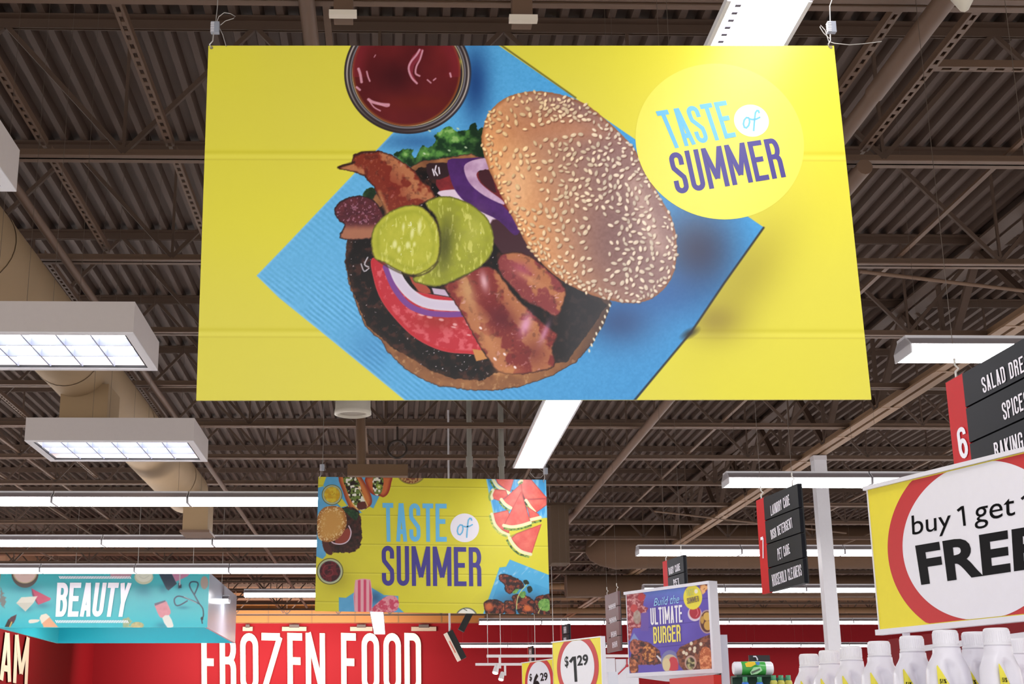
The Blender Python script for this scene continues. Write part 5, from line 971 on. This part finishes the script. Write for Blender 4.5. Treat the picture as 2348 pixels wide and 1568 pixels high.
for (p, q_, pt, yy, lab) in (((1031, 1447), (1063, 1510), (1034, 1400), 19.5, 'black and cream tilted linear sign light on a thin pole under the small banner'), ((1078, 1404), (1057, 1446), (1078, 1396), 18.5, 'black linear light tilted the other way, touching the small banner foot')):
    a = at_Y(*p, yy); b = at_Y(*q_, yy); t = thing('linear_sign_light', lab, 'sign light', a); part('housing', MB().bar(a, b, .085, .12, (0, 1, 0)), blk, t)
    d = (b - a) / np.linalg.norm(b - a); s_ = np.array([-1, 0, 0]); n_ = s_ - d * (s_ @ d); n_ /= np.linalg.norm(n_)
    if yy > 19: o_ = n_ * .068; part('reflector', MB().bar(a + o_ + [0, -.02, 0], b + o_ + [0, -.02, 0], .05, .10, (0, 1, 0)), crm, t); part('lamp_strip', MB().bar(a + o_ + d * .12 + [0, -.073, 0], b + o_ - d * .12 + [0, -.073, 0], .012, .004, (0, 1, 0)), mat('coral_strip', (224, 110, 90), .5, var=0), t)
    part('pole', MB().tube([(a[0], yy, a[2]), (a[0], yy, E + HD - .002)], .014, 8), galv, t)
# speaker, horn, roof tags
a = at_Y(809, 950, 13.2); t = thing('ceiling_speaker', 'white cylindrical speaker hanging below the large banner', 'speaker', a); r = 41 * 13.6 / 3200
part('shell', MB().lathe(a, [(.0, .30), (r * .96, .30), (r * .98, .06), (r * 1.02, .03), (r * 1.03, 0), (r * .86, -.01), (r * .82, .03)], 40), mat('speaker_plastic', (206, 198, 184), .5, var=.03), t); part('grille', MB().lathe(a, [(r * .84, .02), (0, .02)], 40), mat('speaker_grille', (160, 150, 138), .7, var=.05, scale=200), t); part('stem', MB().tube([a + [0, 0, .30], [a[0], a[1], E + HD - .002]], .02, 8), steel, t)
a = at_h(2212, 28, 2.9); t = thing('horn_speaker', 'white cone tip of a hanging horn at the upper right edge', 'speaker', a); part('shell', MB().lathe(a, [(.0, 0), (.018, .012), (.05, .07), (.085, .16), (.1, .25), (0, .25)], 28), mat('speaker_plastic', (206, 198, 184), .5, var=.03), t); part('bracket', MB().bar(a + [.0, 0, .2], a + [.14, .05, .17], .05, .02), mat('speaker_plastic'), t); part('stem', MB().tube([a + [0, 0, .25], [a[0], a[1], E + HJ + .3]], .012, 8), steel, t)
for x0, x1, y0, y1, lab in ((754, 818, 22, 33, 'small white tag box clipped to the joist, above the sauce bowl'), (1168, 1233, 33, 45, 'small white tag box clipped to the joist, above the bun')):
    a = at_Y(x0, y1, 6.0); b = at_Y(x1, y0, 6.0); t = thing('joist_tag', lab, 'tag', a); part('body', MB().box(a[0], b[0], 6.0, 6.04, a[2], b[2]), mat('tag_white', (226, 214, 200), .5, var=.03), t); part('clip', MB().box(a[0] + .02, b[0] - .02, 6.04, 6.13, b[2] - .012, E + HJ), steel, t)

# ------------------------------------------------------------------ detergent bottles
bw = mat('white_bottle_plastic', (232, 229, 240), .3, var=.01, coat=.15); capm = mat('white_cap_plastic', (236, 234, 242), .35, var=.01)
ztopb = E + .262; hb = .34
def bottle():
    t = thing('detergent_bottle', '', 'bottle', (0, 0, 0))
    # outline (half width left, half width right, half depth, z) from base up; origin at the base
    S = [(.056, .056, .036, .0), (.061, .061, .040, .006), (.063, .063, .041, .05), (.063, .063, .041, .16), (.062, .060, .040, .20), (.059, .055, .038, .235), (.052, .048, .036, .255), (.043, .041, .034, .268), (.038, .038, .033, .278), (.037, .037, .033, .292), (.034, .034, .032, .2925), (.033, .033, .031, .298)]
    n = 48; m = MB(); vv = []; ff = []
    for (l, r, d, z) in S:
        for k in range(n):
            a = 2 * math.pi * k / n; ca, sa = math.cos(a), math.sin(a); e_ = .72 if z < .25 else .9; x = (r if ca > 0 else l) * math.copysign(abs(ca) ** e_, ca); y = d * math.copysign(abs(sa) ** e_, sa)
            # the scooped grip that sweeps down to the right on both faces
            if .04 < z < .262:
                tt_ = (.262 - z) / .22; cxg = -.02 + .055 * min(tt_ * 1.2, 1) ** .8; g_ = math.exp(-((x - cxg) / .012) ** 2) * min(1, (.262 - z) / .03); y *= 1 - .38 * g_
            vv.append((x, y, z))
    fz = []
    # refine vertically for the grip
    zs = np.linspace(0, len(S) - 1, 44); V = np.array(vv).reshape(len(S), n, 3); R = []
    for u in zs:
        i = min(int(u), len(S) - 2); f = u - i; R.append(V[i] * (1 - f) + V[i + 1] * f)
    R = np.array(R)
    for j in range(len(R)):
        for k in range(n):
            x, y, z = R[j, k]
            if .05 < z < .262:
                tt_ = (.262 - z) / .2; cxg = -.022 + .062 * min(max(tt_, 0), 1) ** .75; wd = .008 + .010 * min(tt_, 1); dd = (x - cxg) / wd; g_ = math.exp(-dd * dd) * min(1, (.262 - z) / .02) * (1 if dd < 0 else 1)
                R[j, k, 1] = y * (1 - .34 * g_)
    m.add(R.reshape(-1, 3), [(j * n + k, j * n + (k + 1) % n, (j + 1) * n + (k + 1) % n, (j + 1) * n + k) for j in range(len(R) - 1) for k in range(n)] , 0, True); m.add(R[0], [tuple(range(n))[::-1]]); bd_ = part('body', m, bw, t)
    m = MB(); prof = [(.0, .340), (.029, .340), (.0325, .337), (.0335, .333), (.034, .300), (.0355, .299), (.0355, .294), (0, .294)]; m.lathe((0, 0, 0), prof, 36)
    for k in range(36): a = 2 * math.pi * k / 36; m.bar((.0338 * math.cos(a), .0338 * math.sin(a), .303), (.0338 * math.cos(a), .0338 * math.sin(a), .331), .0022, .0018, (math.cos(a), math.sin(a), 0))
    part('cap', m, capm, t)
    # front label: follows the face on the left of the grip
    yl = mat('yellow_label', (232, 220, 56), .35, var=.02); bl_ = mat('blue_label_wave', (120, 164, 214), .35, var=.25, scale=60)
    def lab(poly_, mm, name, off, lb=None):
        m = MB(); m.add([(x, -(.0415 if abs(x) < .05 else .037) - off, z) for x, z in poly_], [tuple(range(len(poly_)))]); return part(name, m, mm, bd_, lb)
    lab([(-.053, .242), (-.050, .245), (-.040, .225), (-.020, .19), (.0, .165), (.004, .156), (-.02, .158), (-.04, .152), (-.053, .142)], yl, 'label', .001, 'yellow label reading 51% more')
    lab([(-.053, .142), (-.04, .152), (-.02, .158), (.004, .156), (.022, .12), (.026, .03), (-.053, .03)], bl_, 'label_wave', .001, 'blue swirl below the yellow label')
    class Q2:
        def __init__(s, x0, x1, z0, z1): s.a = (x0, x1, z0, z1)
        def map(s, a, b, off=0): x0, x1, z0, z1 = s.a; return np.array([x0 + (x1 - x0) * a, -.0432 - off, z0 + (z1 - z0) * b])
    m = MB(); font_lettering(m, '51%', Q2(-.050, -.031, .196, .208), .03, 0); font_lettering(m, 'more', Q2(-.050, -.0135, .180, .192), .03, 0); font_lettering(m, 'loads', Q2(-.050, -.038, .171, .176), .0, 0); part('lettering', m, pk_, bd_, 'black words 51% more')
    return t
proto_b = bottle()
caps = [(1854, 1500), (1900, 1492), (1950, 1482), (2014, 1471), (2089, 1459), (2166, 1446), (2283, 1441)]
order = ['farthest and leftmost', 'second', 'third', 'fourth', 'fifth', 'sixth', 'nearest and largest front']
rz = .10; first = True; bl2 = []
for i, (px_, py_) in enumerate(caps):
    P_ = at_h(px_, py_, ztopb - E); loc = (P_[0], P_[1] + (.0 if i < 6 else 0), ztopb - hb + .001); bl2.append(loc)
    lab = f'white detergent bottle on the right shelf, {order[i]}' + (' bottle' if i in (0, 6) else ' from the left')
    if first: proto_b.location = loc; proto_b['label'] = lab; proto_b['group'] = 'detergent bottles'; proto_b.rotation_euler = (0, 0, rz); first = False
    else: copy_tree(proto_b, loc, lab, 'detergent bottles', .5 if i == 6 else rz)
for px_, py_, lab in ((2233, 1448, 'white detergent bottle half hidden behind the nearest front bottle'), (2334, 1463, 'white detergent bottle cut by the right edge behind the nearest one')):
    P_ = at_h(px_, py_, ztopb - E); copy_tree(proto_b, (P_[0] + .012, P_[1] + .03, ztopb - hb + .001), lab, 'detergent bottles', rz)
zs_ = ztopb - hb
ys = [l[1] for l in bl2]; t = thing('shelf_unit', 'white shelf run carrying the detergent bottles, below the picture edge', 'shelf', (1.6, 4.4, 0))
part('top_shelf', MB().box(1.25, 2.6, 3.3, 5.75, zs_ - .03, zs_), framem, t); part('body', MB().box(1.3, 2.5, 3.4, 5.7, .01, zs_ - .03), framem, t)
part('back_panel', MB().hexa([q_ for q_ in [(2.28, 3.6, zs_), (2.32, 3.6, zs_), (2.32, 5.7, zs_), (2.28, 5.7, zs_)]], [(2.28, 3.6, zs_ + .2), (2.32, 3.6, zs_ + .2), (2.32, 5.7, zs_ + .2), (2.28, 5.7, zs_ + .2)]), redb, t)
# dark red header and bracket strip seen between bottles and poster
hq = Quad((2036, 1466), (2420, 1412), (2430, 1500), (2044, 1545), 8.8); t = thing('shelf_header', 'dark red shelf header seen between bottles and the FREE poster', 'shelf', hq.map(.5, 0)); TLh = hq.c
part('panel', MB().slab(hq, 0, 1, 0, 1, -.03, 0), mat('deep_red_panel', (130, 10, 22), .5, var=.05, spec=.12), t); part('ticket_rail', MB().slab(hq, .2, 1, .52, .68, 0, .02), framem, t); part('leg', MB().box(TLh[3][0] + .05, TLh[3][0] + .1, TLh[3][1] - .1, TLh[3][1] + .02, .01, TLh[3][2] + .05), framem, t); part('leg', MB().box(TLh[2][0] - .1, TLh[2][0] - .05, TLh[2][1], TLh[2][1] + .1, .01, TLh[2][2] + .05), framem, t)
# paper towel pack and the green bottles on the mid shelf
YS = 10.2; a = at_Y(1682, 1549, YS); b = at_Y(1770, 1516, YS)
t = thing('paper_towel_pack', 'green, yellow and white wrapped paper towel pack on the middle shelf', 'paper towels', ((a[0] + b[0]) / 2, YS, a[2])); wr = mat('white_wrap', (240, 240, 246), .3, var=.02)
hh = (b[2] - a[2]) / 2; zc = (a[2] + b[2]) / 2; L_ = b[0] - a[0]
def puff(x0, x1, k, m, y=0): return MB().tube([(x0, YS + y, zc), (x0 + .01, YS + y, zc), ((x0 + x1) / 2, YS + y, zc), (x1 - .01, YS + y, zc), (x1, YS + y, zc)], [hh * .8 * k, hh * .98 * k, hh * k, hh * .98 * k, hh * .8 * k], 20)
part('roll', puff(a[0], b[0], .97, wr), wr, t, 'white wrapped ends'); pq_ = Quad((1695, 1514), (1757, 1514), (1757, 1551), (1695, 1551), YS, YS)
gp = mat('green_wrap', (70, 176, 76), .3, var=.25, scale=30); part('wrapper', puff(a[0] + L_ * .16, a[0] + L_ * .83, 1.0, gp), gp, t, 'green printed wrapper')
fr_ = Quad((1695, 1514), (1757, 1514), (1757, 1551), (1695, 1551), YS - hh - .004, YS - hh - .004)
def blob(pts, mm, nm, off): m = MB(); poly_px(m, fr_, pts, off); part(nm, m, mm, t)
blob([(1708, 1521), (1716, 1517), (1731, 1517), (1733, 1523), (1722, 1529), (1711, 1529)], mat('sun_yellow', (246, 206, 30), .3, var=.03), 'yellow_patch', .001); blob([(1732, 1518), (1742, 1517), (1741, 1525), (1735, 1524)], mat('patch_blue', (60, 130, 214), .3, var=0), 'blue_patch', .001); blob([(1720, 1541), (1728, 1530), (1744, 1528), (1748, 1537), (1736, 1545), (1722, 1547)], mat('patch_mint', (170, 226, 170), .3, var=.05), 'mint_patch', .001); blob([(1722, 1540), (1742, 1532), (1743, 1536), (1724, 1545)], mat('patch_grey', (90, 110, 90), .3, var=.4, scale=90), 'print_line', .002)
ztr = a[2]
t = thing('product_tray', 'dark green tray of small bottles under the paper towel pack', 'tray', (a[0], YS, ztr - .1)); part('tray_lip', MB().box(a[0], at_Y(1812, 1550, YS)[0], YS + .04, YS + .1, ztr - .12, ztr - .012), mat('dark_green_tray', (16, 60, 40), .5, var=.1), t); part('tray_deck', MB().box(a[0], b[0], YS - .09, YS + .09, ztr - .012, ztr), mat('dark_green_tray', (16, 60, 40), .5, var=.1), t)
gc = mat('green_cap', (60, 140, 96), .35, var=.1); bb = mat('blue_bottle', (40, 110, 200), .35, var=.1); yb = mat('olive_bottle', (190, 184, 80), .35, var=.1)
prev = {}
for k, (px_, mm, w_) in enumerate(((1708, bb, 'blue'), (1741, bb, 'blue'), (1773, yb, 'yellow'), (1790, yb, 'yellow'), (1807, yb, 'yellow'))):
    P_ = at_Y(px_, 1552 if k < 2 else 1548, YS - .14); zz = P_[2]; t = thing('small_bottle', ('leftmost' if k == 0 else 'second from left' if k == 1 else ['third', 'fourth', 'fifth'][k - 2]) + f' small {w_} bottle with green cap on the middle shelf', 'bottle', (P_[0], YS - .14, 1.84), 'small green-capped bottles')
    part('body', MB().lathe((P_[0], YS - .14, 0), [(.0, 1.84), (.024, 1.84), (.026, zz - .05), (.02, zz - .035), (0, zz - .035)], 16), mm, t); part('cap', MB().lathe((P_[0], YS - .14, 0), [(.017, zz - .036), (.017, zz), (.0, zz + .001)], 16), gc, t)
t = thing('shelf_unit', 'white middle shelf run under the paper towels, below the picture edge', 'shelf', (a[0] + .2, YS, 0)); part('body', MB().box(a[0] - .02, a[0] + .9, YS - .3, YS + .3, .01, 1.84), framem, t)
a = at_Y(1718, 1516, 11.2); b = at_Y(1765, 1502, 11.2); t = thing('display_card', 'black display card with a white hook above the paper towels', 'card', a); part('card', MB().box(a[0], b[0], 11.2, 11.22, 1.5, b[2]), blk, t); hk = at_Y(1727, 1505, 11.19); part('hook', MB().tube([hk, hk + [.02, 0, .0], hk + [.03, 0, -.015], hk + [.032, 0, -.03]], .006, 6), framem, t); part('stand', MB().box(a[0] + .05, b[0] - .05, 11.22, 11.26, .01, 1.6), blk, t)
for o in list(bpy.data.objects):
    if 'org' in o: del o['org']
